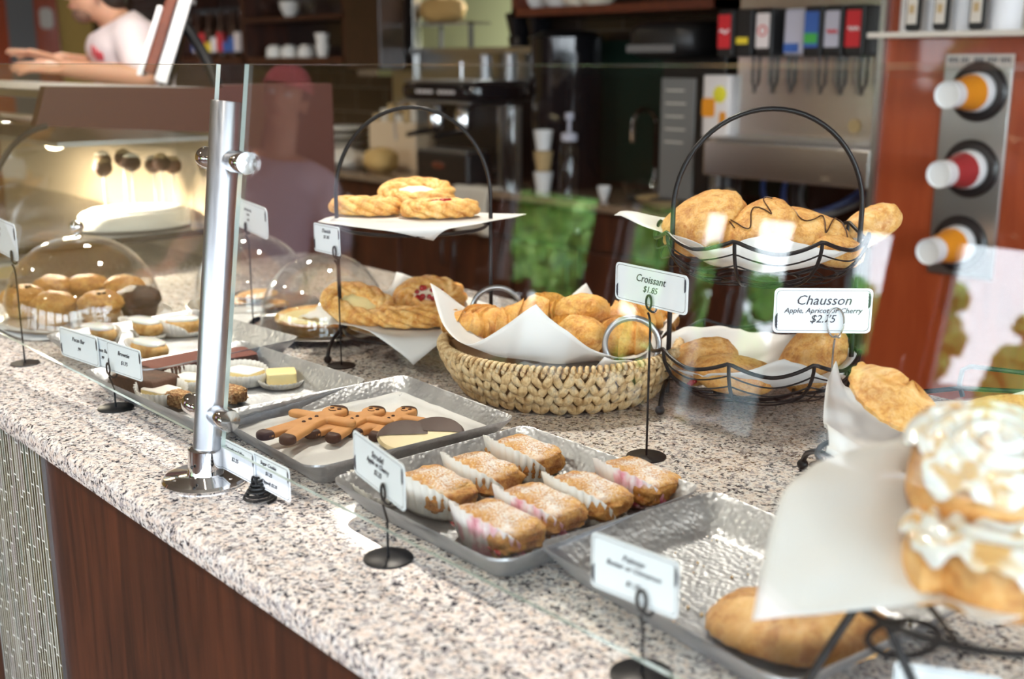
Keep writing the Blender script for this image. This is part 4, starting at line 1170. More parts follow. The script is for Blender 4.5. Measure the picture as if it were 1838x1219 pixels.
dn('danish at the left of the upper tier', 658, 380, 1.79, z=zU, rz=VA - .25, seed=1, a=.043, b=.022)
dn('large danish at the back of the upper tier', 748, 372, 1.87, z=zU + .012, rz=VA + .1, seed=2, a=.046, b=.028, rx=.35)
dn('danish at the front right of the upper tier', 790, 385, 1.76, z=zU, rz=VA + .15, seed=3, fill='cherry', a=.044, b=.020)
dn('apple danish tilted at the left of the lower tier', 645, 556, 1.80, z=zL + .012, rz=VA - .35, fill='apple', seed=4, ry=.28, rx=.45, a=.047, b=.027)
dn('cherry danish at the back of the lower tier', 772, 550, 1.86, z=zL + .012, rz=VA + .1, fill='cherry', seed=5, rx=.55, a=.042, b=.030)
dn('danish lying in front on the lower tier', 745, 570, 1.75, z=zL + .001, rz=VA, seed=6, a=.048, b=.018)

# ------------------------------------------------------------------ woven basket
CBK = Pd(1005, 690, 1.62); CBK.z = ZC
bk = thing('woven_basket', 'round seagrass basket with steel ring handles full of croissants', 'basket', CBK, 0)
Rt, Rbt, hB = .166, .118, .066
def br(z): u = z / hB; return Rbt + (Rt - Rbt) * (u ** .62)
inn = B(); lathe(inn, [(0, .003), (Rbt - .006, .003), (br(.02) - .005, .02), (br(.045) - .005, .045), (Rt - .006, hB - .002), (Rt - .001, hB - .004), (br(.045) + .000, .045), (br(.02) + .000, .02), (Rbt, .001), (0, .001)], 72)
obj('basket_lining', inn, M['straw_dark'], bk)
wv = B(); rr = random.Random(11)
rows = 4; cols = 38
def leaf(c, up_, out, ln, wd, th, lean):
    side = up_.cross(out).normalized()
    dr = (up_ * math.cos(lean) + side * math.sin(lean)); sd = dr.cross(out).normalized()
    n_ = 7; m_ = 8; rings = []
    for i in range(n_ + 1):
        u = i / n_; w_ = math.sin(PI * (.06 + .88 * u)) ** .7
        cc = c + dr * (ln * (u - .5)) + out * (th * 1.1 * math.sin(PI * u))
        rings.append([cc + sd * (wd / 2 * w_ * math.cos(2 * PI * k / m_)) + out * (th / 2 * w_ * math.sin(2 * PI * k / m_)) for k in range(m_)])
    loft(wv, rings)
for r_i in range(rows):
    zc_ = .006 + (hB - .010) * (r_i + .5) / rows
    for k in range(cols):
        for half in (0, 1):
            th_ = 2 * PI * (k + half * .5 + (.25 if r_i % 2 else 0)) / cols
            z = zc_ + rr.uniform(-.001, .001); R0 = br(z) + .0015
            out = Vector((math.cos(th_), math.sin(th_), -.35)).normalized()
            up_ = Vector((math.cos(th_) * .5, math.sin(th_) * .5, 1)).normalized(); up_ = (up_ - out * up_.dot(out)).normalized()
            leaf(Vector((R0 * math.cos(th_), R0 * math.sin(th_), z)), up_, out, .0330 + rr.uniform(-.003, .003), .0118 + rr.uniform(-.001, .002), .0060, (.50 if half else -.50) + rr.uniform(-.08, .08))
obj('woven_wall', wv, M['straw'], bk, auto=False)
rim = B()
for k in range(120):
    th_ = 2 * PI * k / 120; c = Vector((Rt * math.cos(th_), Rt * math.sin(th_), hB))
    e1 = Vector((math.cos(th_), math.sin(th_), 0)); tg = Vector((-math.sin(th_), math.cos(th_), 0))
    tube(rim, [c + e1 * (.0062 * math.cos(a)) + Vector((0, 0, .0062 * math.sin(a))) + tg * (.004 * a / PI) for a in [2 * PI * i / 9 for i in range(10)]], .0030, 5)
obj('wrapped_rim', rim, M['straw'], bk, auto=False)
for nm, px, py, d, rad in (('ring_handle', 892, 560, 1.76, .039), ('ring_handle', 1134, 618, 1.515, .036)):
    c = Pd(px, py, d) - CBK; ang = math.atan2(c.y, c.x)
    c = Vector((math.cos(ang) * (Rt - .004), math.sin(ang) * (Rt - .004), hB + .008)) if nm == 'x' else c
    tg = (D_ if px < 1000 else (D_ * .85 + TO * .1 + Vector((0, 0, .0)))).normalized()
    b_ = B(); tube(b_, [c + tg * (rad * math.cos(a)) + Vector((0, 0, rad * math.sin(a))) for a in [-.5 + (PI + 1.0) * i / 26 for i in range(27)]], .0042, 10)
    for s in (0, 1):
        a = -.5 if s else PI + .5
        e_ = c + tg * (rad * math.cos(a)) + Vector((0, 0, rad * math.sin(a)))
        tube(b_, [e_, e_ + Vector((0, 0, -.02))], .0042, 8)
    h_ = obj('ring_handle', b_, M['steel'], bk)
    for s in (-1, 1):
        lw = B(); e_ = c + tg * (rad * math.cos(-.5)) * s + Vector((0, 0, rad * math.sin(-.5) - .008))
        for j in range(4): tube(lw, [e_ + Vector((0, 0, j * .004 - .012)) + Vector((math.cos(a) * .0085, math.sin(a) * .0085, 0)) for a in [2 * PI * i / 10 for i in range(10)]], .0032, 6, closed=True)
        obj('straw_binding', lw, M['straw'], h_)
cS = CBK + Vector((0, 0, .030))
patch_sheet('parchment sheet in the woven basket, corner folded over the front rim', [[Pd(*q) for q in r_] for r_ in [
    [(772, 508, 1.60), (835, 552, 1.66), (900, 590, 1.72), (985, 560, 1.76), (1052, 508, 1.78)],
    [(797, 585, 1.54), (860, 615, 1.58), (920, 625, 1.63), (1000, 620, 1.70), (1085, 560, 1.77)],
    [(842, 618, 1.50), (900, 640, 1.535), (1000, 645, 1.60), (1080, 620, 1.68), (1130, 590, 1.74)],
    [(905, 585, 1.475), (960, 632, 1.495), (1020, 650, 1.55), (1110, 635, 1.62), (1190, 570, 1.70)],
    [(962, 546, 1.46), (1010, 590, 1.47), (1070, 628, 1.49), (1150, 640, 1.54), (1228, 555, 1.66)]]], wr=.003, seed=12, n=8)
sheet_to('parchment_sheet', 'second parchment piece at the right side of the woven basket by the ring handle', CBK + Vector((0, 0, .045)) + D_ * .06 + TO * .05, .085, math.radians(100),
         [Pd(1085, 640, 1.475), Pd(1180, 590, 1.54), None, None], edges=(.01, .01, 0, 0), flatr=.3, p=1.1, seed=15, wr=.006)
for i, (lab, px, py, d, rz, rx, ry, s) in enumerate((
        ('croissant at the left end of the woven basket', 838, 588, 1.62, .5, .2, .3, .80),
        ('croissant second from the left, low in the basket', 885, 580, 1.64, -.3, .3, .1, .85),
        ('croissant at the back middle, just left of the folded paper peak', 962, 568, 1.66, .8, .5, 0, 1.0),
        ('croissant right of the folded paper peak', 1028, 578, 1.62, 2.6, .4, .3, 1.05),
        ('croissant under the right one, deep in the basket', 1030, 612, 1.57, 2.2, .2, .2, 1.0),
        ('large croissant at the right end under the price card', 1122, 582, 1.66, .4, .5, -.2, 1.15),
        ('croissant behind the right ring handle', 1110, 612, 1.60, -.5, .3, .1, 1.0),
        ('croissant at the far right rim of the basket', 1165, 585, 1.70, .2, .4, -.2, .9))):
    croissant(lab, Pd(px, py, d) - Vector((0, 0, .02)), (rx, ry, VA + rz), s, seed=i)

# ------------------------------------------------------------------ third rack with turnovers
C3 = Pd(1672, 800, 1.17); C3.z = ZC
C3 += Vector((0, 0, 0))
r3_ = thing('wire_plate_stand', 'low black wire stand under the turnovers at the right edge', 'plate rack', C3, 0)
zt = .052
b_ = B(); tube(b_, [D_ * (.115 * math.cos(a)) + FWH * (.085 * math.sin(a)) + Vector((0, 0, zt)) for a in [2 * PI * k / 48 for k in range(48)]], .003, 8, closed=True)
for a in (-.06, 0, .06): tube(b_, [D_ * a - FWH * .075 + Vector((0, 0, zt)), D_ * a + FWH * .075 + Vector((0, 0, zt))], .002, 6)
obj('ring', b_, M['blackwire'], r3_)
b_ = B()
pH = [Pd(1728, 712, 1.36) - C3, Pd(1722, 690, 1.36) - C3, Pd(1728, 664, 1.36) - C3, Pd(1742, 658, 1.36) - C3, Pd(1860, 672, 1.36) - C3, Pd(1960, 680, 1.36) - C3, Pd(1966, 730, 1.36) - C3]
tube(b_, pH, .003, 8)
tube(b_, [Pd(1600, 706, 1.36) - C3, Pd(1650, 704, 1.36) - C3, Pd(1722, 697, 1.36) - C3, Pd(1838, 703, 1.36) - C3, Pd(1960, 712, 1.36) - C3], .003, 8)
for q in ((1600, 706), (1960, 712)):
    e_ = Pd(*q, 1.36) - C3; tube(b_, [e_, Vector((e_.x, e_.y, zt)) - FWH * .06, Vector((e_.x, e_.y, zt)) - FWH * .1], .003, 8)
obj('wire_handle', b_, M['blackwire'], r3_)
b_ = B()
f1 = Gz(1440, 843) - C3; f2 = Gz(1540, 900) - C3
for p0, p1 in ((D_ * -.10 + Vector((0, 0, zt)), f1), (D_ * -.08 - FWH * .05 + Vector((0, 0, zt)), f2), (D_ * .1 + Vector((0, 0, zt)), D_ * .15 - FWH * .05), (D_ * .08 + FWH * .05 + Vector((0, 0, zt)), D_ * .12 + FWH * .10)):
    p1 = Vector((p1.x, p1.y, 0)); ball_foot(b_, p0, p1)
obj('curved_feet', b_, M['blackwire'], r3_)
cT = C3 + Vector((0, 0, zt + .006))
sheet_to('parchment_sheet', 'crinkled parchment under the turnovers on the right hand stand', cT, .122, math.radians(60),
         [Pd(1482, 815, 1.10), Pd(1700, 850, 1.02), Pd(1900, 705, 1.28), Pd(1500, 655, 1.27)], edges=(.004, .0, .02, .035), flatr=.4, p=1.2, seed=21, wr=.014)
hm = halfmoon('half moon turnover standing on its edge against the paper', (0, 0, 0), (0, 0, 0), R_=.056, h=.019, seed=1, stretch=1.12)
e0_, e1_, eb_ = Pd(1562, 664, 1.20), Pd(1690, 768, 1.135), Pd(1548, 758, 1.13)
xx = (e1_ - e0_).normalized(); yy = eb_ - (e0_ + e1_) / 2; yy = (yy - xx * yy.dot(xx)).normalized(); zz = xx.cross(yy)
if zz.dot(CAM - e0_) < 0: xx = -xx; zz = -zz
cc = (e0_ + e1_) / 2
hm.matrix_world = Matrix(((xx.x, yy.x, zz.x, cc.x), (xx.y, yy.y, zz.y, cc.y), (xx.z, yy.z, zz.z, cc.z), (0, 0, 0, 1)))
pillow('golden turnover at the right edge of the picture', Pd(1800, 752, 1.16), (.15, -.12, VA), (.052, .034, .020), seed=9, e=.9, m='turnover', group='turnovers and filled pastries', name='turnover')
halfmoon('turnover lying low behind the cinnamon rolls', Pd(1735, 775, 1.18), (.1, -.15, VA), R_=.05, h=.020, seed=5)

# ------------------------------------------------------------------ cinnamon rolls, nearest
CR = Pd(1765, 1080, .72); CR.z = ZC
st = thing('wire_stand', 'blurred black wire stand under the cinnamon rolls in the foreground', 'plate rack', CR, 0)
zr_ = .122
b_ = B(); tube(b_, [D_ * (.085 * math.cos(a)) + FWH * (.075 * math.sin(a)) + Vector((0, 0, zr_)) for a in [2 * PI * k / 40 for k in range(40)]], .003, 8, closed=True)
for a in (-.04, .04): tube(b_, [D_ * a - FWH * .064 + Vector((0, 0, zr_)), D_ * a + FWH * .064 + Vector((0, 0, zr_))], .0022, 6)
obj('ring', b_, M['blackwire'], st)
b_ = B()
lg = [(D_ * -.072 - FWH * .03 + Vector((0, 0, zr_)), D_ * -.03 - FWH * .075), (D_ * -.04 + FWH * .06 + Vector((0, 0, zr_)), D_ * -.10 + FWH * .05), (D_ * .0 - FWH * .07 + Vector((0, 0, zr_)), D_ * .10 - FWH * .03), (D_ * .06 + FWH * .05 + Vector((0, 0, zr_)), D_ * .1 + FWH * .08)]
for p0, p1 in lg: ball_foot(b_, p0, Vector((p1.x, p1.y, 0)), .01)
obj('curved_feet', b_, M['blackwire'], st)
b_ = B(); tube(b_, [D_ * (-.06 + .022 * math.cos(a)) - FWH * .03 + Vector((0, 0, zr_ - .014 + .012 * math.sin(a))) for a in [2 * PI * k / 20 for k in range(20)]], .0026, 6, closed=True)
tube(b_, [D_ * -.01 - FWH * .035 + Vector((0, 0, .055)), D_ * .05 - FWH * .05 + Vector((0, 0, .045)), D_ * .11 - FWH * .06 + Vector((0, 0, .05))], .003, 8)
obj('scroll', b_, M['blackwire'], st)
cC = CR + Vector((0, 0, zr_ + .005))
pq = lambda rows_: [[Pd(*q) for q in r_] for r_ in rows_]
patch_sheet('big blurred parchment sheet under the cinnamon rolls in the foreground', pq([
    [(1350, 1114, .700), (1372, 1000, .722), (1405, 885, .75), (1462, 832, .785)],
    [(1530, 1097, .685), (1545, 1010, .705), (1560, 900, .75), (1600, 790, .800)],
    [(1690, 1080, .672), (1705, 1062, .690), (1740, 985, .75), (1750, 765, .830)],
    [(1765, 1118, .650), (1850, 1100, .670), (1900, 1020, .74), (1900, 745, .850)]]), wr=.002, seed=30)
def cinroll(label, loc, rot, s=1):
    t = thing('cinnamon_roll', label, 'cinnamon roll', loc, 0, 'iced cinnamon rolls'); t.rotation_euler = rot; t.scale = (s, s, s)
    b_ = B(); pts = []; n = 150; turns = 2.6; h = .044
    for i in range(n):
        u = i / (n - 1); a = u * turns * 2 * PI; r = .007 + .040 * u
        pts.append((r * math.cos(a), r * math.sin(a)))
    rings = []
    for i, (x, y) in enumerate(pts):
        x0, y0 = pts[max(0, i - 1)]; x1, y1 = pts[min(n - 1, i + 1)]
        tx, ty = x1 - x0, y1 - y0; l = math.hypot(tx, ty); nx, ny = ty / l, -tx / l
        hh = h * (1.08 - .25 * (i / n)) * (1 + .05 * math.sin(i * .35)); w_ = .0076
        prof_ = [(-w_, .002), (w_, .002), (w_ * 1.1, hh * .3), (w_ * 1.08, hh * .75), (w_ * .6, hh * .95), (0, hh), (-w_ * .6, hh * .95), (-w_ * 1.08, hh * .75), (-w_ * 1.1, hh * .3)]
        rings.append([Vector((x + nx * q, y + ny * q, z)) for q, z in prof_])
    loft(b_, rings); obj('dough_spiral', b_, M['rollcrust'], t)
    b_ = B()
    ln = [Vector((x * .86, y * .86, h * .93)) for x, y in pts]
    tube(b_, [p_ + Vector((0, 0, .002)) for p_ in ln], .0022, 6); obj('cinnamon_line', b_, M['filling'], t)
    b_ = B()
    # thick icing poured over, running down in tongues
    nr_, na_ = 26, 96
    rows_ = []
    for i in range(nr_ + 1):
        q = i / nr_; row = []
        for k in range(na_):
            a = 2 * PI * k / na_
            tongue = .55 + .45 * noise.noise(Vector((math.cos(a) * 2.2, math.sin(a) * 2.2, s * 7))) + .25 * noise.noise(Vector((math.cos(a) * 5, math.sin(a) * 5, 3)))
            L_ = .043 + .040 * max(0, tongue - .25) - .016 * max(0, .4 - tongue); d = q * L_
            Rm = .047
            sp = .0034 * math.cos((d / .0154) * 2 * PI - a) if d < Rm else 0
            if d < Rm: p_ = Vector((d * math.cos(a), d * math.sin(a), h * 1.05 - .004 * (d / Rm) ** 3 + sp + .0022))
            else:
                e_ = d - Rm; c_ = min(e_ / .012, 1) * PI / 2
                rr_ = Rm + .0085 * math.sin(c_); z_ = h * 1.0 - .0085 * (1 - math.cos(c_)) - max(0, e_ - .012) 
                p_ = Vector((rr_ * math.cos(a), rr_ * math.sin(a), z_))
            p_ += Vector((1, 1, 1)) * .0006 * noise.noise(p_ * 80); row.append(p_)
        rows_.append(row)
    loft(b_, rows_[1:], cap0=True, cap1=False)
    obj('icing', b_, M['glaze'], t, auto=False, solid=.0028)
    return t
cinroll('iced cinnamon roll, lower of the two in the foreground', cC + D_ * -.002 - FWH * .012 + Vector((0, 0, .001)), (0, 0, .6), 1.0)
cinroll('iced cinnamon roll, upper one resting on the other', cC + D_ * .010 + FWH * .040 + Vector((0, 0, .043)), (0, 0, 2.2), 1.0)
cr2 = bpy.data.objects['cinnamon_roll.001']; cr2.rotation_mode = 'QUATERNION'; cr2.rotation_quaternion = (Matrix.Rotation(.30, 4, D_) @ Rot(0, 0, 2.2)).to_quaternion()
# ------------------------------------------------------------------ glass domes
def dome(label, c, r, h, knob=True):
    t = thing('cake_dome', label, 'cake dome', c, 0, 'clear domes on the counter')
    pr = []
    n = 22
    for i in range(n + 1):
        a = PI / 2 * i / n; pr.append((r * math.cos(a) ** .88 if i < n else 0, h * math.sin(a)))
    q = .0022
    inn = [((r - q) * (max(0, x) / r), (h - q) * z / h + .0001) for x, z in pr][::-1]
    prof = [(r - q, 0), (r + .002, 0), (r + .002, .003)] + pr[1:]
    b_ = B(); lathe(b_, [(x, z) for x, z in prof], 72); lathe(b_, [(max(x, 0), z) for x, z in inn], 72)
    obj('dome_shell', b_, M['clear'], t)
    if knob:
        b_ = B(); lathe(b_, [(0, h - .002), (.010, h), (.006, h + .004), (.005, h + .008)], 20); ball(b_, (0, 0, h + .017), .0125, 24, 14)
        obj('knob', b_, M['chrome'], t)
    return t
def plate(label, c, r, m='steel_flat', h=.012, group='round plates under the domes', name='metal_plate'):
    o = obj(name, lathe(B(), [(0, 0), (r * .55, 0), (r * .62, h * .3), (r * .9, h * .75), (r, h), (r * .99, h + .001), (r * .88, h * .9), (r * .60, h * .5), (r * .5, .003), (0, .003)], 64), M[m])
    o.location = c; return finish(o, label, 'plate', group)
cD1 = Gz(152, 566, ZC + .012); cD1.z = ZC
plate('round metal plate under the muffins', cD1, .150)
b_ = B(); 
doy = thing('paper_doily', 'round white paper liner under the muffins, hanging over the plate', 'paper', (cD1.x, cD1.y, ZC), 0)
def fn(u, v):
    a = v * 2 * PI; r = .001 + u * .150
    z = .0145 - max(0, r - .125) * (.25 + .25 * math.sin(a * 5)) + .0012 * noise.noise(Vector((r * math.cos(a) * 40, r * math.sin(a) * 40, 0)))
    return Vector((r * math.cos(a), r * math.sin(a), z))
grid(b_, 12, 72, fn); obj('sheet', b_, M['paper'], doy, auto=False, solid=.0003)
dome('clear acrylic dome with chrome knob over seven muffins', (cD1.x, cD1.y, ZC + .0155), .134, .138)
def muffin_(label, px, py, cm, bm__, lift=.016, s=1, seed=0, crown=.022):
    p = Gz(px, py, ZC + lift)
    t = thing('muffin', label, 'muffin', (p.x, p.y, ZC + lift), seed, 'muffins under the clear dome'); t.scale = (s, s, s)
    nf = 30
    obj('baking_cup', lathe(B(), [(0, 0), (.0255, 0), (.0275, .006), (.0335, .032), (.0340, .033), (.0325, .032)], nf * 4, flute=lambda a, z: .02 * math.cos(a * nf) if z > 0 else 0), M[bm__], t, auto=False)
    dsp = lambda d: .10 * noise.noise(d * 2.5 + Vector((seed, 0, 0))) + .05 * noise.noise(d * 8 + Vector((seed, 0, 0)))
    b_ = B(); ball(b_, (0, 0, .032), (.0375, .0375, crown), 34, 18, disp=dsp)
    obj('muffin_top', b_, M[cm], t)
    if cm == 'muffin' and seed in (1, 3):
        b_ = B(); r_ = random.Random(seed)
        for _ in range(4):
            a = r_.uniform(0, 6.28); ball(b_, (.016 * math.cos(a), .016 * math.sin(a), .032 + crown * .88), (.004, .004, .003), 8, 5)
        obj('chocolate_chips', b_, M['choc'], t)
    return t
for i, (lab, px, py, cm, bm_c) in enumerate((('golden muffin in front, left of the two under the dome', 100, 580, 'muffin', 'mcup'), ('golden muffin in front, right of the two under the dome', 184, 578, 'muffin', 'mcup'),
        ('chip muffin at the back left under the dome', 98, 548, 'muffin', 'mcup'), ('golden muffin at the left edge under the dome', 45, 566, 'muffin', 'mcup'), ('tall golden muffin in the back middle under the dome', 160, 545, 'muffin', 'mcup'),
        ('dark chocolate muffin at the right under the dome', 252, 568, 'muffin_choc', 'mcup_dark'), ('golden muffin behind the dark chocolate one', 226, 547, 'muffin', 'mcup'))):
    muffin_(lab, px, py, cm, bm_c, seed=i, s=1.02)
# dome 3 with a custard pie and paper
cD3 = Gz(583, 585, ZC + .01); cD3.z = ZC
plate('dark rimmed metal plate under the custard pie dome', cD3, .122, 'steel_flat', .012)
dome('clear dome over the custard pie beside the danish rack', (cD3.x, cD3.y, ZC + .0145), .108, .122, knob=False)
pie = thing('custard_pie', 'flat yellow custard pie under the middle dome', 'pie', (cD3.x, cD3.y, ZC + .004), 0)
obj('crust', lathe(B(), [(0, 0), (.072, 0), (.084, .022), (.082, .027), (.076, .022), (0, .020)], 48, flute=lambda a, z: .012 * math.cos(a * 26) if z > .01 else 0), M['turnover'], pie)
obj('filling', lathe(B(), [(0, .018), (.077, .019), (.077, .0225), (0, .024)], 40), M['custard'], pie)
sheet('pie_paper', 'white paper leaning over the custard pie inside the dome', 'paper', (cD3.x + .02, cD3.y + .01, ZC + .036), .045, .3, [(0, 0, -.006), (.01, 0, -.01), (0, 0, .028), (0, 0, .02)], (0, 0, .01, 0), flatr=.2, seed=3)
# dome 2 behind the post
cD2 = Gz(455, 545, ZC + .01); cD2.z = ZC
plate('metal plate of the dome behind the steel post', cD2, .122)
dome('clear dome over pale cookies behind the steel post', (cD2.x, cD2.y, ZC + .0145), .108, .128, knob=False)
for i, (dx, dy, z) in enumerate(((-.03, 0, .005), (.03, .02, .005), (0, -.03, .015), (.02, -.005, .025), (-.025, .03, .016))):
    o = obj('cookie', sqball(B(), (.034, .034, .006), 1, 30, 10, c=(0, 0, .006), disp=lambda d: .05 * noise.noise(d * 4)), M['turnover'])
    o.location = (cD2.x + dx, cD2.y + dy, ZC + z); finish(o, 'pale round cookie in the pile under the dome behind the post', 'cookie', 'cookies under the rear dome')
sheet('cookie_paper', 'white paper draped off the plate behind the post', 'paper', (cD2.x + .05, cD2.y - .06, ZC + .016), .052, .4, [(0, 0, -.010), (.015, -.01, -.012), (0, 0, .004), (0, 0, .004)], (-.003, 0, 0, 0), flatr=.2, seed=8)
# far left: cake plate at the frame edge
cE = Gz(-5, 500, ZC); plate('plate with a yellow cake at the far left edge', cE, .09, 'white')
ck = thing('sponge_cake', 'small yellow sponge cake at the far left edge', 'cake', (cE.x, cE.y, ZC + .004), 0)
obj('cake_body', lathe(B(), [(0, 0), (.060, 0), (.062, .004), (.062, .030), (.058, .034), (0, .035)], 44), M['lemon'], ck)
obj('icing', lathe(B(), [(0, .030), (.0625, .030), (.063, .036), (.058, .040), (0, .041)], 44, flute=lambda a, z: .01 * math.cos(a * 9)), M['icing'], ck)

# ------------------------------------------------------------------ glass display case with cake pops on the counter
XC0, XC1 = -2.75, -1.27
YF, YB, ZH, ZT = .30, .79, 1.375, 1.445
case = thing('display_case', 'curved glass countertop display case with brown wood hood', 'display case', (0, 0, ZC))
prof = bez([(YF - .04, 0), (YF - .055, .20), (YF + .01, .31), (YF + .10, ZH - ZC)], 14)
prof = [(p_.x, p_.y) for p_ in prof]
b_ = B(); loft(b_, [[Vector((x, y, z)) for y, z in prof] for x in (XC0, XC1)], closed=False); obj('curved_front', b_, M['caseglass'], case, solid=.005)
b_ = B(); prism(b_, [(y, z) for y, z in prof] + [(YB, ZH - ZC), (YB, 0)], 0, .005, Matrix(((0, 0, 1, XC1), (1, 0, 0, 0), (0, 1, 0, 0), (0, 0, 0, 1)))); obj('end_glass', b_, M['caseglass'], case, smooth=False)
b_ = B(); tube(b_, [Vector((XC1 + .006, y, z)) for y, z in prof], .006, 8); obj('black_edge_trim', b_, M['black'], case)
b_ = B(); prism(b_, [(YF + .078, ZH - ZC), (YB + .01, ZH - ZC - .03), (YB + .01, ZT - ZC), (YF + .105, ZT - ZC + .008)], 0, .03, Matrix(((0, 0, 1, XC1 - .024), (1, 0, 0, 0), (0, 1, 0, 0), (0, 0, 0, 1)))); obj('wood_hood', b_, M['dividerwood'], case, smooth=False, label='brown wood board across the end of the case')
b_ = B(); box(b_, XC0, XC1 - .026, YF + .12, YB, ZT - ZC - .018, ZT - ZC); obj('case_top', b_, M['steel_flat'], case, smooth=False, bevel=.003)
b_ = B(); box(b_, XC0, XC1, YB - .012, YB, 0, ZH - ZC - .03); obj('back_panel', b_, M['mirror beige'], case, smooth=False)
b_ = B(); box(b_, XC0, XC1 - .01, YF - .02, YB - .014, .066, .080); obj('shelf', b_, M['blackgloss'], case, smooth=False, label='black shelf slab')
b_ = B(); box(b_, XC0, XC1, YF + .12, YB - .03, ZH - ZC - .045, ZH - ZC - .035); obj('case_lamp', b_, M['steel_flat'], case, smooth=False)
for i in range(2):
    x = XC1 - .18 - .45 * i; ball_ = B(); ball(ball_, (x, YF + .18, ZH - ZC - .052), (.020, .020, .012), 14, 8); obj('case_bulb', ball_, M['casebulb'], case)
    area_light('case_lamp_light', (x, YF + .18, ZC + ZH - ZC - .075), .05, 9.0, (1, .88, .72))
# wooden divider behind the case
b_ = B(); box(b_, XC1 - .03, XC1, YB + .011, 1.09, .92, ZT + .006)
finish(obj('wood_divider', b_, M['dividerwood'], smooth=False, bevel=.002), 'brown wood divider board between display case and service side', 'divider')
# cake pop stand: a long white oval block with sticks
cs = thing('cake_pop_stand', 'white oval stand for cake pops on the black shelf', 'stand', (-1.41, .635, ZC + .0805), PI / 2); cs.scale = (1.15, 1.15, 1)
b_ = B(); lathe(b_, [(0, 0), (.105, 0), (.112, .004), (.112, .034), (.106, .040), (0, .041)], 56, sx=1.0, sy=.7); obj('stand_body', b_, M['white'], cs)
b_ = B(); lathe(b_, [(0, .040), (.09, .040), (.092, .046), (0, .048)], 48, sy=.7); obj('stand_top', b_, M['whiteplastic'], cs)
WPOS = ['front left', 'front middle', 'front right', 'back left', 'back middle', 'back right', 'far end']
r_ = random.Random(3)
for i, (dx, dy) in enumerate(((-.08, -.03), (-.02, -.045), (.055, -.035), (-.055, .03), (.0, .045), (.065, .03), (.098, 0))):
    t = thing('cake_pop', 'chocolate coated cake pop on a white stick, ' + WPOS[i] + ' of the stand', 'cake pop', Vector(cs.location) + Vector((-dy, dx, .048)), 0, 'cake pops in the display case')
    hh = .085 + r_.uniform(-.01, .02)
    b_ = B(); tube(b_, [(0, 0, -.004), (0, 0, hh)], .0022, 8); obj('stick', b_, M['whiteplastic'], t)
    b_ = B(); ball(b_, (0, 0, hh + .012), (.0205, .0205, .019), 20, 12); obj('cake_ball', b_, M['choc'] if i % 3 else M['brownie'], t)
    b_ = B(); r2_ = random.Random(i)
    for _ in range(14):
        a, q = r2_.uniform(0, 6.28), r2_.uniform(0, .9)
        d = Vector((math.cos(a) * math.sin(q), math.sin(a) * math.sin(q), math.cos(q))); ball(b_, Vector((0, 0, hh + .012)) + d * .0205, .0030, 6, 4)
    ball(b_, (0, 0, hh + .024), (.015, .015, .010), 14, 8); obj('sprinkles', b_, M['cream'] if i % 2 else M['kraft'], t)
    b_ = B(); lathe(b_, [(.003, hh - .012), (.016, hh + .001), (.0185, hh + .010), (.0195, hh + .018)], 20, flute=lambda a, z: .05 * math.cos(a * 9)); obj('clear_wrap', b_, M['clear'], t)

# counter leftovers behind the basket: white tub on a low service shelf
b_ = B(); box(b_, -.55, .35, 1.10, 1.50, .80, .84); box(b_, -.55, -.50, 1.10, 1.50, 0, .80); box(b_, .30, .35, 1.10, 1.50, 0, .80)
finish(obj('service_shelf', b_, M['steel_flat'], smooth=False), 'low steel service shelf behind the counter', 'shelf')
tb = B(); 
for f_, (w_, z) in enumerate(()): pass
loft(tb, [[Vector((x, y, z)) for x, y in rrect(.26 * s_, .20 * s_, .03)] for s_, z in ((.82, 0), (1, .12), (1.05, .122), (1.05, .128), (.97, .128), (.80, .006))])
pT = Gz(1470, 640, .93); o = obj('storage_tub', tb, M['whiteplastic']); o.location = (pT.x, 1.28, .84); o.rotation_euler = (0, 0, .1)
finish(o, 'white plastic tub behind the two tier wire rack', 'tub')

# ------------------------------------------------------------------ back worktop and appliances
YW = 3.0; ZW = .92
b_ = B(); box(b_, -8.2, -.94, YW, 3.63, ZW - .035, ZW)
finish(obj('granite_worktop', b_, M['granite_dark'], smooth=False, bevel=.006), 'brown granite worktop along the back wall', 'worktop')
x = -8.1; i = 0
CW = ['first', 'second', 'third', 'fourth', 'fifth', 'sixth', 'seventh', 'eighth']
cab0 = None
while x < -1.3:
    lab = 'dark cherry base cabinet under the back worktop, ' + CW[i] + ' from the left'
    if cab0 is None:
        cab0 = thing('base_cabinet', lab, 'cabinet', (x + .44, YW + .03, 0), 0, 'base cabinets under the back worktop')
        obj('cabinet_body', box(B(), -.435, .435, .02, .58, .08, ZW - .036), M['darkwood'], cab0, smooth=False)
        for s in (-1, 1):
            d_ = obj('door', box(B(), *(sorted((s * .008, s * .43))), 0, .02, .10, .70), M['panel'], cab0, smooth=False, bevel=.004)
            obj('handle', tube(B(), [(s * .05, 0, .52), (s * .05, -.03, .53), (s * .05, -.03, .64), (s * .05, 0, .65)], .005, 6), M['black'], d_)
        d_ = obj('drawer', box(B(), -.43, .43, 0, .02, .715, ZW - .045), M['panel'], cab0, smooth=False, bevel=.004)
        obj('knob', ball(B(), (0, -.015, .79), .014, 12, 8), M['steel'], d_)
    else: place(copy_tree(cab0), (x + .44, YW + .03, 0), label=lab)
    x += .885; i += 1
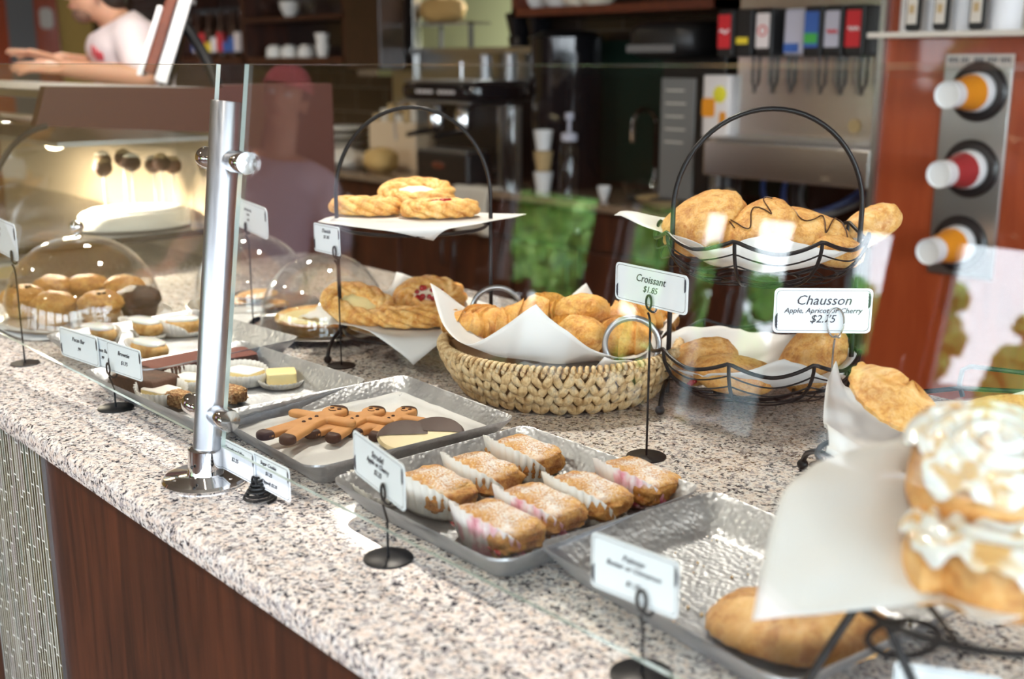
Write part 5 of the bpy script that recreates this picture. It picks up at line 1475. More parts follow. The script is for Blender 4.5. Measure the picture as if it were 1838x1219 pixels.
# tall red-orange partition with cup dispensers
prt = B(); box(prt, -.915, 2.6, 2.98, 3.06, 0, 2.3)
finish(obj('wood_partition', prt, M['orange'], smooth=False), 'tall red orange wood partition carrying the cup dispenser', 'partition')
b_ = B(); box(b_, -.935, -.915, 2.96, 3.08, 0, 2.3); finish(obj('steel_corner_strip', b_, M['steel_flat'], smooth=False), 'upright steel strip at the left edge of the orange partition', 'trim strip')
def onY(px, py, y): p_ = Gy(px, py, y); return p_
YP = 2.98
pTL, pBR = onY(1697, 100, YP), onY(1758, 495, YP)
px0, px1 = onY(1683, 300, YP).x, onY(1803, 300, YP).x
zc0, zc1 = onY(1740, 497, YP).z, onY(1740, 108, YP).z
dsp = thing('cup_dispenser', 'tall steel cup dispenser panel with three round cup holes', 'cup dispenser', ((px0 + px1) / 2, YP, (zc0 + zc1) / 2))
wD, hD = px1 - px0, zc1 - zc0
obj('steel_plate', box(B(), -wD / 2, wD / 2, -.012, 0, -hD / 2, hD / 2), M['steel_flat'], dsp, smooth=False, bevel=.003)
CUPW = ['top', 'middle', 'bottom']
for i, (hx, hy, cpx, m_) in enumerate(((1757, 165, 1697, 'orange cup print'), (1742, 303, 1697, 'red cup print'), (1722, 437, 1677, 'orange cup print'))):
    c = onY(hx, hy, YP - .012) - Vector(dsp.location)
    b_ = B(); lathe(b_, [(.062, 0), (.089, 0), (.090, .006), (.082, .016), (.066, .018), (.060, .012), (.060, 0)], 44, M=Rot(PI / 2, 0, 0), c=c)
    obj('black_gasket', b_, M['black'], dsp, label='black rubber ring of the ' + CUPW[i] + ' hole')
    t = thing('paper_cup', ['orange printed paper cup sticking out of the top dispenser hole', 'red printed paper cup in the middle dispenser hole', 'orange printed paper cup in the bottom dispenser hole'][i], 'cup', Vector(dsp.location) + c, 0, 'cups in the wall dispenser')
    Mx = Rot(PI / 2 + .03, 0, 0)
    if i == 1: sc = .92
    else: sc = 1
    obj('cup_body', lathe(B(), [(.060, -.03), (.061, .0), (.0565, .05), (.0555, .052)], 40, M=Mx), M['whiteplastic'], t)
    obj('cup_print', lathe(B(), [(.0555, .05), (.048, .085), (.0405 * sc, .150)], 40, M=Mx), M[m_], t)
    obj('cup_bottom', lathe(B(), [(.0405, .150), (.0400, .172), (.0405, .195), (.038, .197), (.036, .190), (0, .189)], 40, M=Mx), M['whiteplastic'], t)
b_ = B(); box(b_, -wD * .48, wD * .52, -.014, -.012, hD / 2 - .02, hD / 2 + .018); lb = obj('label_strip', b_, M['cloth'], dsp, smooth=False)
b_ = B()
for k in range(5):
    for q in range(4 if k != 1 else 3): 
        x_ = -wD * .44 + k * wD * .19 + q * .0085; box(b_, x_, x_ + .006, -.0145, -.014, hD / 2 - .006 - (.003 if (k + q) % 2 else 0), hD / 2 + .008)
obj('print_marks', b_, M['grey'], lb, smooth=False)
# lid and cup rack above
rk4 = thing('lid_rack', 'metal lid rack with white stacks over the cup dispenser', 'rack', (0, YP, 0))
zr0 = onY(1650, 62, YP - .17).z
b_ = B(); box(b_, -.95 + .08, .2, -.19, 0, zr0 - .008, zr0); box(b_, -.95 + .08, .2, -.01, 0, zr0, 2.2); box(b_, -.95 + .08, .2, -.195, -.188, zr0 - .008, zr0 + .008); obj('rack_shelf', b_, M['cloth'], rk4, smooth=False)
xs = [onY(q, 40, YP - .15).x for q in (1622, 1660, 1700, 1737, 1762, 1838)]
for a in (onY(1690, 30, YP - .19).x, onY(1755, 30, YP - .19).x, onY(1640, 30, YP - .19).x):
    b_ = B(); prism(b_, rrect(.045, .5, .012), 0, .012, T(a, -.185, zr0 + .26) @ Rot(PI / 2, 0, 0)); d_ = obj('divider', b_, M['black'], rk4)
    b_ = B(); box(b_, a - .018, a + .014, -.1995, -.197, zr0 + .03, zr0 + .3); l_ = obj('divider_label', b_, M['cloth'], d_, smooth=False)
    b_ = B()
    for q in range(3): box(b_, a - .010, a + .006, -.2005, -.1995, zr0 + .06 + q * .05, zr0 + .085 + q * .05)
    obj('print_marks', b_, M['kraft'], l_, smooth=False)
for i, (a, r_c, st_) in enumerate(((onY(1672, 40, YP - .1).x, .036, 1), (onY(1722, 40, YP - .1).x, .038, 1), (onY(1800, 40, YP - .1).x, .052, 1), (onY(1628, 40, YP - .1).x, .022, 0))):
    b_ = B(); pr = [(0, 0)]
    for k in range(30): pr += [(r_c * .93, .001 + k * .010), (r_c, .003 + k * .010), (r_c, .008 + k * .010)]
    pr += [(r_c * .9, .302), (0, .303)]
    o = obj('lid_stack', lathe(b_, pr, 28), M['whiteplastic'], auto=False); o.location = (a, YP - .1, zr0)
    finish(o, 'stack of white lids on the rack, ' + ['second from the left', 'third from the left', 'widest, at the right', 'narrow, at the far left'][i], 'lids', 'stacked white lids')

# soda fountain
XS0, XS1 = -1.60, -.945
sf = thing('soda_fountain', 'stainless soda fountain with black valve heads and coloured labels', 'soda fountain', (0, YW, ZW))
Z = lambda py, px=1450, y=YW: Gy(px, py, y).z - ZW
zd, zm, zt2, zl = Z(252), Z(104), Z(30), Z(330)
b_ = B(); box(b_, XS0, XS1, .10, .55, zd - .02, zt2 + .10); obj('tower_body', b_, M['fountainsteel'], sf, smooth=False, bevel=.004)
b_ = B(); box(b_, XS0 - .05, XS1, -.02, .55, zl, zd - .02); obj('drip_cabinet', b_, M['fountainsteel'], sf, smooth=False, bevel=.006)
b_ = B(); box(b_, XS0, XS1, -.015, .10, zd - .02, zd - .005); obj('drip_tray', b_, M['steel'], sf, smooth=False, bevel=.003)
for x_ in (XS0, XS1 - .03):
    obj('leg', tube(B(), [(x_ + .01, .03, 0), (x_ + .01, .03, zl)], .014, 8), M['black'], sf); obj('leg', tube(B(), [(x_ + .01, .5, 0), (x_ + .01, .5, zl)], .014, 8), M['black'], sf)
b_ = B(); box(b_, XS0 + .03, XS1 + .0, -.10, .2, zt2 + .11, zt2 + .165); obj('top_hood', b_, M['grey'], sf, smooth=False, bevel=.02)
b_ = B(); prism(b_, [(x_, z_) for x_, z_ in rrect(.05, .05, .024)], 0, .002, T(XS1 - .14, .098, zd + .05) @ Rot(PI / 2, 0, 0)); obj('round_badge', b_, M['kraft'], sf)
labs = [(1301, 1312, 'label red', 'wave'), (1334, 0, 'black', 'bars'), (1370, 0, 'label white', 'ring'), (1457, 0, 'label blue', 'leaf'), (1494, 0, 'label silver', 'script'), (1532, 0, 'label red', 'script')]
for i, (px, _, m_, mk) in enumerate(labs):
    x_ = Gy(px, 60, YW + .0).x; w_ = .034
    v = obj('valve', box(B(), x_ - w_ * .95, x_ + w_ * 1.15, .0, .16, zm + .005, zt2 + .035), M['black'], sf, smooth=False, bevel=.006)
    b_ = B(); prism(b_, rrect(.056, zt2 - zm - .018, .004), 0, .002, T(x_ - .002, -.0005, (zt2 + zm) / 2 + .026) @ Rot(PI / 2, 0, 0)); 
    l_ = obj('flavour_label', b_, M[m_], v)
    b_ = B(); cz = (zt2 + zm) / 2 + .026; Mx = T(x_ - .002, -.003, cz) @ Rot(PI / 2, 0, 0)
    if mk == 'wave': b_ = B(); tube(b_, [(x_ - .02 + .004 * k, -.003, cz + .006 * math.sin(k * .8)) for k in range(11)], .004, 6); mm = 'whiteplastic'
    elif mk == 'bars': box(b_, x_ - .028, x_ + .024, -.0035, -.0025, cz - .045, cz - .022); mm = 'label yellow'
    elif mk == 'ring': b_ = B(); tube(b_, [(x_ - .002 + .017 * math.cos(a), -.003, cz + .017 * math.sin(a)) for a in [2 * PI * k / 20 for k in range(20)]], .003, 6, closed=True); mm = 'label red'
    elif mk == 'leaf': box(b_, x_ - .028, x_ + .024, -.0035, -.0025, cz - .046, cz - .012); mm = 'label green'
    elif i == 4: tube(b_, [(x_ - .02 + .004 * k, -.003, cz - .008 + .006 * math.sin(k * 1.7)) for k in range(11)], .0035, 6); mm = 'label red'
    else: tube(b_, [(x_ - .02 + .004 * k, -.003, cz + .006 * math.sin(k * 1.7)) for k in range(11)], .0035, 6); mm = 'whiteplastic'
    obj('label_mark', b_, M[mm], l_)
for px in (1360, 1393, 1425, 1479, 1515, 1553):
    x_ = Gy(px, 130, YW + .06).x; b_ = B(); zb_, za = Z(165), Z(106)
    tube(b_, [(x_ - .014, .05, za + .02), (x_ - .013, .05, zb_ + .03), (x_, .045, zb_), (x_ + .013, .05, zb_ + .03), (x_ + .014, .05, za + .02)], .0058, 6)
    tube(b_, [(x_ - .008, .045, zb_ - .008), (x_, .045, zb_ + .002), (x_ + .008, .045, zb_ - .008)], .0035, 6)
    obj('lever', b_, M['black'], sf)
b_ = B(); box(b_, Gy(1400, 60, YW).x, Gy(1437, 60, YW).x, .02, .12, zm + .01, zt2 + .03); obj('ice_chute', b_, M['label silver'], sf, smooth=False, bevel=.01)
b_ = B(); box(b_, Gy(1404, 60, YW).x, Gy(1428, 60, YW).x, .012, .02, zm + .02, zm + .05); obj('ice_badge', b_, M['label blue'], sf, smooth=False)
for i, (dx, dz, m_) in enumerate(((0, 0, 'blue hose'), (.08, .02, 'grey'), (-.1, .01, 'blue hose'))):
    b_ = B(); tube(b_, bez([(-1.45 + dx, YW + .25, ZW + zl), (-1.40 + dx, YW + .05, ZW - .02 + dz), (-1.15, YW + .06, ZW - .02 + dz), (-1.05 + dx * .5, YW + .25, ZW + zl)], 20), .010, 8)
    for v in b_.verts: v.co.z = max(v.co.z, ZW + .012)
    xform(b_, T(0, -YW, -ZW)); obj('hose', b_, M[m_], sf)

# small things along the worktop; each sits on it
def at_w(px, py_base=None, y=3.25): p_ = Gy(px, 300, y); return Vector((p_.x, y, ZW))
def sz(px, w, y): return w / FPX * (Gy(px, 250, y) - CAM).dot(FW)
# iced tea dispenser with lemon poster
tp = at_w(1296, y=3.12); u_ = thing('tea_dispenser', 'tall iced tea dispenser with lemon picture beside the soda fountain', 'drink dispenser', tp)
zA, zB = Gy(1296, 245, 3.12).z - ZW, Gy(1296, 135, 3.12).z - ZW
obj('stand', lathe(B(), [(.06, 0), (.065, .01), (.05, .02), (.045, zA)], 24), M['steel'], u_)
b_ = B(); prism(b_, rrect(.135, .12, .02), zA, zB); obj('canister', b_, M['label white'], u_)
b_ = B(); ball(b_, (.02, -.058, zB - .07), (.034, .006, .034), 18, 10); obj('lemon_picture', b_, M['lemon yellow'], u_)
b_ = B(); prism(b_, rrect(.06, .07, .012), 0, .004, T(-.03, -.060, zB - .12) @ Rot(PI / 2, 0, 0)); prism(b_, rrect(.028, .05, .008), 0, .004, T(.04, -.060, zB - .16) @ Rot(PI / 2, 0, 0)); obj('tea_glass_picture', b_, M['orange cup print'], u_)
# coffee brewer (big dark rounded machine) left of fountain
bw = thing('coffee_brewer', 'large dark rounded coffee brewer beside the soda fountain', 'coffee machine', at_w(1225, y=3.3))
zz0, zz1 = Gy(1225, 108, 3.3).z - ZW, Gy(1225, 38, 3.3).z - ZW
obj('head', sqball(B(), (.19, .2, (zz1 - zz0) / 2), .5, 32, 18, c=(0, 0, (zz0 + zz1) / 2)), M['black'], bw)
obj('column', box(B(), -.17, .17, .05, .2, 0, zz0 + .03), M['black'], bw, smooth=False, bevel=.01)
obj('drip_base', box(B(), -.18, .18, -.15, .2, 0, .03), M['black'], bw, smooth=False, bevel=.008)
obj('water_band', box(B(), -.15, .10, -.205, -.19, zz0 + .03, zz0 + .06), M['grey'], bw, smooth=False, bevel=.004)
# menu leaflet holder and tags under the brewer
for i, (px, y_, w_, py0, py1, m_, lab, cat, nm) in enumerate((
        (1212, 3.05, .17, 232, 140, 'grey', 'grey leaflet holder board left of the iced tea dispenser', 'leaflet holder', 'leaflet_holder'),
        )):
    p_ = at_w(px, y=y_); t = thing(nm, lab, cat, p_)
    a0, a1 = Gy(px, py0, y_).z - ZW, Gy(px, py1, y_).z - ZW
    if i == 0:
        obj('board', box(B(), -w_ / 2, w_ / 2, 0, .01, .05, a1), M[m_], t, smooth=False, bevel=.003); obj('foot', box(B(), -w_ / 2, w_ / 2, -.05, .05, 0, .05), M['black'], t, smooth=False, bevel=.004)
        b_ = B()
        for k in range(5): box(b_, -w_ * .35, w_ * (.2 + .05 * (k % 2)), -.002, 0, a1 - .05 - k * .05, a1 - .045 - k * .05)
        obj('print_marks', b_, M['cloth'], t, smooth=False)
    else:
        for k in range(6): obj('napkin_block', box(B(), -w_ / 2 + .01 * (k % 2), w_ / 2, 0, .12, k * a1 / 6, (k + .82) * a1 / 6), M['mirror beige'], t, smooth=False, bevel=.004)
# espresso machine
XE = Gy(808, 200, 3.2).x; em = thing('espresso_machine', 'espresso machine with glowing top tray and chrome group heads', 'espresso machine', (XE, 3.28, ZW))
e0, e1, e2, e3 = (Gy(808, q, 3.2).z - ZW for q in (255, 178, 150, 130))
W_ = .30
obj('machine_body', box(B(), -W_, W_, .05, .3, 0, e1), M['black'], em, smooth=False, bevel=.01)
obj('front_hood', sqball(B(), (W_ * 1.05, .22, (e2 - e1) / 2 + .012), .4, 30, 14, c=(0, .02, (e1 + e2) / 2)), M['blackgloss'], em)
obj('top_tray', box(B(), -W_ * .95, W_ * .95, -.16, .22, e2 + .006, e2 + .018), M['steel'], em, smooth=False, bevel=.004)
obj('lower_tray', box(B(), -W_ * .95, W_ * .95, -.19, .1, e1 - .02, e1 - .006), M['steel'], em, smooth=False, bevel=.004)
b_ = B()
for k in (-3, -2, -1, 0, 2, 3, 4, 5): box(b_, k * .035 - .01, k * .035 + .012, -.206, -.202, (e1 + e2) / 2 - .008, (e1 + e2) / 2 + .008)
obj('button_row', b_, M['label white'], em, smooth=False)
for s in (-1, 1):
    obj('group_head', lathe(B(), [(0, e0 + .07), (.04, e0 + .07), (.045, e0 + .15), (.03, e1 - .02), (0, e1 - .02)], 24, c=(s * .11, -.08, 0)), M['chrome'], em)
    obj('portafilter', tube(B(), [(s * .11, -.08, e0 + .06), (s * .11, -.2, e0 + .05), (s * .11, -.27, e0 + .04)], .013, 8), M['black'], em)
obj('steam_wand', tube(B(), bez([(-.27, -.1, e1), (-.36, -.2, e1 - .02), (-.30, -.2, e0)], 10), .005, 6), M['steel'], em)
obj('drip_grate', box(B(), -W_ * .9, W_ * .9, -.08, .04, 0, .05), M['steel'], em, smooth=False, bevel=.008)
obj('tamper_top', tube(B(), [(.0, 0, e2 + .01), (.0, 0, e3 + .05)], .008, 8), M['chrome'], em)
# toaster-like black box in front of it
bx = thing('toaster', 'low black toaster box with a red badge on the worktop', 'toaster', (Gy(800, 290, 3.04).x, 3.07, ZW))
obj('toaster_body', box(B(), -.20, .20, -.06, .10, .01, .155), M['black'], bx, smooth=False, bevel=.012); obj('toaster_top', box(B(), -.19, .19, -.055, .095, .155, .166), M['steel_flat'], bx, smooth=False, bevel=.004)
b_ = B(); ball(b_, (-.02, -.062, .09), (.05, .003, .018), 18, 8); obj('red_badge', b_, M['redwood'], bx)
obj('foot', box(B(), -.18, .18, -.05, .09, 0, .01), M['black'], bx, smooth=False)
# canisters and glass tube
for i, (px, y_, r_c, pyb, pyt, m_, lab) in enumerate(((872, 3.45, .035, 150, 98, 'steel', 'tall steel canister, left of two behind the espresso machine'), (916, 3.45, .035, 140, 95, 'steel', 'tall steel canister, right of two behind the espresso machine'),
        (915, 3.12, .06, 265, 190, 'clear', 'clear upright coffee bean tube right of the espresso machine'), (975, 3.15, .045, 255, 180, 'whiteplastic', 'stack of pale cups on the dark worktop'),
        (1021, 3.15, .05, 270, 165, 'whiteplastic', 'white pump bottle on the dark worktop'))):
    t = thing(('canister', 'canister', 'bean_tube', 'cup_stack', 'pump_bottle')[i], lab, ('canister', 'canister', 'bean tube', 'cups', 'bottle')[i], at_w(px, y=y_))
    hh = Gy(px, pyt, y_).z - ZW
    if i < 2:
        obj('canister_body', lathe(B(), [(0, 0), (r_c, 0), (r_c, hh - .02), (r_c * .9, hh), (0, hh)], 28), M[m_], t)
    elif i == 2:
        obj('tube_wall', lathe(B(), [(r_c, 0), (r_c, hh), (r_c - .004, hh), (r_c - .004, .002)], 28), M[m_], t); obj('tube_post', box(B(), -r_c - .012, -r_c - .002, -.01, .01, 0, hh), M['steel'], t, smooth=False); obj('tube_post', box(B(), r_c + .002, r_c + .012, -.01, .01, 0, hh), M['steel'], t, smooth=False)
    elif i == 3:
        for k in range(3): obj('cup', lathe(B(), [(0, 0), (r_c * .7, 0), (r_c, .09), (r_c * .96, .09), (0, .01)], 24, c=(0, 0, k * .095)), M[m_] if k % 2 == 0 else M['kraft'], t)
    else:
        obj('bottle_body', lathe(B(), [(0, 0), (.04, 0), (.042, .02), (.042, hh * .45), (.03, hh * .52), (0, hh * .53)], 24), M['clear'], t); obj('pump_head', lathe(B(), [(.036, hh * .53), (.036, hh * .60), (0, hh * .62)], 24), M['label silver'], t); obj('pump_nozzle', lathe(B(), [(.008, hh * .60), (.008, hh * .72), (.02, hh * .74), (.02, hh * .8), (0, hh * .8)], 20), M['label silver'], t)
# faucet
fx = at_w(1150, y=3.35); t = thing('faucet', 'slim chrome faucet over the back sink', 'faucet', fx)
obj('spout', tube(B(), [(0, .1, 0), (0, .1, .30)] + [(0, .02 + .08 * math.cos(a), .30 + .08 * math.sin(a)) for a in [PI * k / 10 for k in range(1, 11)]] + [(0, -.06, .24)], .010, 8), M['chrome'], t); obj('lever_handle', tube(B(), [(.04, .1, 0), (.04, .1, .05), (.07, .05, .07)], .008, 8), M['chrome'], t)
# bowls, glasses, towels, bag, rack of bottles
def bowl_(lab, px, y_, r, h, m_, nm='bowl', cat='bowl'):
    o = obj(nm, lathe(B(), [(0, 0), (r * .45, 0), (r * .8, h * .5), (r, h), (r * .95, h), (r * .75, h * .55), (r * .4, .008), (0, .008)], 32), M[m_]); o.location = at_w(px, y=y_); return finish(o, lab, cat, None)
bowl_('shallow pale bowl with food at the right of the back worktop', 1200, 3.06, .13, .05, 'kraft'); bowl_('clear glass bowl on the back worktop near the faucet', 1150, 3.25, .085, .08, 'clear', 'glass_bowl')
t = thing('cutlery_jar', 'glass jar of golden topped cutlery right on the worktop', 'jar', at_w(1305, y=3.05)); obj('jar_wall', lathe(B(), [(0, 0), (.05, 0), (.055, .12), (.051, .12), (.046, .006), (0, .006)], 24), M['clear'], t); obj('cutlery', lathe(B(), [(0, .01), (.03, .01), (.04, .10), (.02, .11), (0, .115)], 10), M['kraft'], t)
bowl_('white cup on the dark worktop middle', 1085, 3.12, .03, .06, 'whiteplastic', 'cup', 'cup')
def lump(nm, lab, cat, loc, r, m_, seed, amp=.3, sq=.8):
    o = obj(nm, sqball(B(), r, sq, 34, 18, c=(0, 0, r[2]), disp=lambda d: amp * noise.noise(d * 2 + Vector((seed, 0, 0))) + amp * .4 * noise.noise(d * 6)), M[m_]); o.location = loc; return finish(o, lab, cat)
lump('folded_cloth', 'crumpled white cloth at the left end of the worktop by the plates', 'cloth', at_w(612, y=3.12), (.16, .11, .055), 'cloth', 1)
lump('bread_bag', 'bagged round loaf on the left part of the back worktop', 'bread', at_w(684, y=3.14), (.10, .08, .065), 'bread', 2, .15)
plt_ = thing('plate_stack', 'stack of white plates and trays at the left of the worktop', 'plates', at_w(612, y=3.42))
for k in range(5): obj('plate', lathe(B(), [(0, 0), (.11, 0), (.17, .022), (.165, .024), (.10, .006), (0, .006)], 32, c=(0, 0, k * .045)), M['white'], plt_)
wb_ = thing('wire_crate', 'pale crate full of packets on the back worktop', 'crate', at_w(730, y=3.38)); obj('crate_wall', box(B(), -.22, .22, -.10, .10, .0, .26), M['mirror beige'], wb_, smooth=False, bevel=.01)
for k in range(6): obj('packet', box(B(), -.2 + k * .07, -.2 + k * .07 + .055, -.08, .08, .26, .30 + .03 * (k % 3)), M['cloth' if k % 2 else 'kraft'], wb_, smooth=False, bevel=.006)
b_ = B()
def fn(u, v):
    y = .10 - u * .28; z = .004 + (0 if u < .36 else -(u - .36) * .34)
    yy = y if u < .36 else -.006 - .02 * math.sin(v * 9) * (u - .36)
    return Vector(((v - .5) * .26 + .01 * math.sin(u * 8), yy, z))
grid(b_, 22, 22, fn); o = obj('hanging_towel', b_, M['cloth'], solid=.006, auto=False); o.location = (Gy(848, 330, 3.0).x, 3.0 - .004, ZW); finish(o, 'off white towel hanging over the worktop edge', 'towel')

# dark shelf unit upper left with mugs and bottles
YU = 3.30
ux0, ux1 = Gy(322, 60, YU).x, Gy(618, 60, YU).x; uz = Gy(470, 106, YU).z
un = thing('wall_shelf_unit', 'dark cherry open shelf unit on the back wall, upper left', 'shelf unit', (0, YU, 0))
uz1 = 2.35; mid = Gy(436, 60, YU).x; zs = Gy(520, 33, YU).z
for nm, a in (('side_panel', ux0), ('side_panel', ux1), ('divider_panel', mid)): obj(nm, box(B(), a - .02, a + .02, 0, .34, uz - .03, uz1), M['panel'], un, smooth=False)
obj('bottom_shelf', box(B(), ux0, ux1, 0, .34, uz - .03, uz + .01), M['panel'], un, smooth=False); obj('back_board', box(B(), ux0, ux1, .32, .34, uz, uz1), M['darkwood'], un, smooth=False)
obj('upper_shelf', box(B(), mid, ux1, 0, .34, zs - .012, zs + .012), M['panel'], un, smooth=False)
b_ = B(); box(b_, ux1 + .021, Gy(684, 60, YU).x, -.01, .16, uz - .06, uz1); finish(obj('tall_cabinet', b_, M['darkwood'], smooth=False, bevel=.004), 'closed dark cabinet right of the open shelf unit', 'cabinet').location = (0, YU, 0)
for i, px in enumerate((493, 515, 540)):
    o = obj('mug', lathe(B(), [(0, .075), (.030, .075), (.052, .055), (.056, .0), (.050, .0), (0, .01)][::-1], 28), M['white']); o.location = (Gy(px, 90, YU + .15).x, YU + .15 + .02 * i, uz + .0101); finish(o, ['round white mug upside down, leftmost on the shelf', 'round white mug upside down, middle of three', 'round white mug upside down, right of three'][i], 'mug', 'white mugs on the shelf')
o = thing('cup_stack', 'two white cups stacked at the right end of the shelf', 'cups', (Gy(579, 90, YU + .12).x, YU + .12, uz + .0101))
for k in range(2): obj('cup', lathe(B(), [(0, 0), (.030, 0), (.044, .07), (.044, .078), (.04, .078), (0, .01)], 28, c=(0, 0, k * .062)), M['white'], o)
cols = ['label blue', 'label white', 'label red', 'label yellow', 'whiteplastic', 'label red', 'label blue']
for i in range(9):
    px = 347 + i * 10.5; m_ = cols[i % 7]
    t = thing('syrup_bottle', 'syrup bottle with ' + ['blue', 'white', 'red', 'yellow', 'pale', 'dark red', 'deep blue', 'blue', 'white'][i] + ' label, ' + (WORDS + ['ninth'])[i] + ' from the left on the shelf', 'bottle', (Gy(px, 90, YU + .1).x, YU + .1, uz + .0101), 0, 'bottles in the shelf unit')
    obj('bottle_body', lathe(B(), [(0, 0), (.034, 0), (.036, .01), (.036, .17), (.013, .22), (.012, .30), (0, .30)], 20), M['coffee'] if i % 2 else M['clear'], t)
    obj('bottle_label', lathe(B(), [(.0365, .04), (.0368, .045), (.0368, .10 + .03 * (i % 3)), (.0365, .105 + .03 * (i % 3))], 20), M[m_], t)
    obj('bottle_cap', lathe(B(), [(0, .30), (.014, .30), (.014, .33), (0, .331)], 12), M['black'], t)
for i, px in enumerate((452, 478, 520, 550)):
    o = obj('glass_bowl', lathe(B(), [(0, 0), (.03, 0), (.06, .06), (.065, .10), (.06, .10), (.028, .006), (0, .006)], 24), M['clear'] if i % 2 else M['white']); o.location = (Gy(px, 20, YU + .15).x, YU + .15, zs + .0121); finish(o, ['small white bowl', 'clear glass bowl', 'white bowl', 'clear glass bowl'][i] + ' on the upper shelf, ' + CW[i] + ' from the left', 'bowl', 'bowls on the upper shelf')
# upper cabinet, right
cx0, cx1 = Gy(918, 10, 3.2).x, Gy(1292, 10, 3.2).x; cz = Gy(1100, 22, 3.2).z
uc = thing('wall_cabinet', 'reddish wood wall shelf with white dishes at the top of the picture', 'shelf', (0, 3.2, 0))
obj('bottom_shelf', box(B(), cx0, cx1, 0, .44, cz, cz + .035), M['redwood'], uc, smooth=False); obj('side_panel', box(B(), cx0, cx0 + .03, 0, .44, cz, 2.4), M['redwood'], uc, smooth=False); obj('side_panel', box(B(), cx1 - .03, cx1, 0, .44, cz, 2.4), M['redwood'], uc, smooth=False); obj('back_board', box(B(), cx0, cx1, .42, .44, cz, 2.4), M['darkwood'], uc, smooth=False)
for i, px in enumerate((962, 1005, 1040, 1072)):
    o = obj('dish', lathe(B(), [(0, 0), (.05, 0), (.08, .03), (.085, .06), (.08, .06), (.045, .006), (0, .006)], 28), M['white'] if i < 2 else M['cream']); o.location = (Gy(px, 0, 3.35).x, 3.35, cz + .0352); finish(o, ['white', 'white', 'cream', 'cream'][i] + ' dish on the reddish wall shelf, ' + CW[i] + ' from the left', 'dish', 'dishes on the reddish shelf')
# pass-through: steel rack with bread
sx0, sx1 = Gy(702, 60, 3.5).x, Gy(742, 60, 3.5).x
sr = thing('steel_rack', 'tall steel rack at the kitchen opening', 'rack', (0, 3.5, 0))
obj('steel_side', box(B(), sx0, sx1 + .0, 0, .06, ZW, 2.3), M['steel_flat'], sr, smooth=False, bevel=.004)
zq = [Gy(800, q, 3.5).z for q in (40, 86)]
x_r = Gy(845, 60, 3.5).x; x_r2 = Gy(985, 60, 3.5).x
obj('rack_shelf', box(B(), sx1, x_r, 0, .14, zq[0] - .012, zq[0]), M['steel_flat'], sr, smooth=False); obj('rack_shelf', box(B(), sx0, x_r2, -.03, .14, zq[1] - .03, zq[1]), M['steel_flat'], sr, smooth=False)
obj('rack_leg', box(B(), x_r - .02, x_r, 0, .02, zq[1], zq[0]), M['grey'], sr, smooth=False); obj('rack_leg', box(B(), Gy(762, 60, 3.5).x, Gy(762, 60, 3.5).x + .015, .1, .12, zq[1], zq[0]), M['grey'], sr, smooth=False)
obj('rack_leg', box(B(), x_r2 - .03, x_r2, 0, .05, ZW, zq[1] - .03), M['steel_flat'], sr, smooth=False)
obj('rack_panel', box(B(), sx1, x_r2 - .03, .02, .04, ZW + .42, zq[1] - .03), M['steel_flat'], sr, smooth=False)
lump('bread_loaf', 'bagged golden bread loaf on the upper steel shelf', 'bread', (Gy(792, 20, 3.56).x, 3.57, zq[0]), (.18, .06, .07), 'bread', 6, .12)
for i, px in enumerate((925, 960)):
    t = thing('grinder', 'small dark ' + ['grinder on the steel shelf, left one', 'grinder on the steel shelf, right one'][i], 'grinder', (Gy(px, 70, 3.5).x, 3.53, zq[1]), 0, 'grinders on the steel shelf'); obj('hopper', lathe(B(), [(0, 0), (.055, 0), (.06, .05), (.05, .055), (.075, .16), (.07, .165), (0, .165)], 24), M['blackgloss'], t); obj('lid', lathe(B(), [(.035, .165), (.035, .19), (0, .195)], 20), M['steel'], t)
t = thing('stock_pot', 'dark round pot under the wall shelf', 'pot', (Gy(1018, 90, 3.4).x, 3.4, ZW)); hp = Gy(1018, 68, 3.4).z - ZW
obj('pot_body', lathe(B(), [(0, 0), (.16, 0), (.17, .02), (.17, hp), (.18, hp + .005), (.165, hp + .005), (.16, .02), (0, .01)], 40), M['blackgloss'], t); obj('pot_lid', lathe(B(), [(.165, hp), (.12, hp + .03), (0, hp + .035)], 40), M['black'], t)

# pos terminal seen edge-on beside the man
pa, pb = Pd(335, -10, 3.3), Pd(287, 148, 3.25)
t = thing('payment_screen', 'tilted white edged payment screen beside the man', 'screen', Vector((pb.x, pb.y, 1.07)))
d_ = (pa - pb); L_ = d_.length; dn_ = d_.normalized(); sd_ = FWH.cross(Vector((0, 0, 1))).normalized()
nn = dn_.cross(Vector((0, 0, 1))).normalized()
loc = Vector(t.location)
wd_ = ray(318, 70); wd_.z = 0; wd_ = (wd_.normalized() + RGT * .06).normalized()
thk = wd_.cross(dn_).normalized()
def slab_(a, b_2, w0, w1, t0, t1):
    bm_ = B(); vs = []
    for w_ in (w0, w1):
        for th_ in (t0, t1):
            for e in (a, b_2): vs.append(bm_.verts.new(e + wd_ * w_ + thk * th_ - loc))
    for f in ((0, 1, 3, 2), (4, 6, 7, 5), (0, 4, 5, 1), (2, 3, 7, 6), (0, 2, 6, 4), (1, 5, 7, 3)): bm_.faces.new([vs[i] for i in f])
    return bm_
obj('screen_frame', slab_(pb, pa, 0, .24, -.018, .018), M['whiteplastic'], t, smooth=False, bevel=.004)
obj('screen_glass', slab_(pb + dn_ * .02, pa - dn_ * .02, .015, .225, .019, .021), M['blackgloss'], t, smooth=False)
obj('screen_back', slab_(pb + dn_ * .015, pa - dn_ * .01, -.01, .2, -.050, -.020), M['redwood'], t, smooth=False, bevel=.004)
obj('screen_edge', slab_(pb + dn_ * .0, pa - dn_ * .06, -.012, .19, -.066, -.051), M['whiteplastic'], t, smooth=False, bevel=.004)
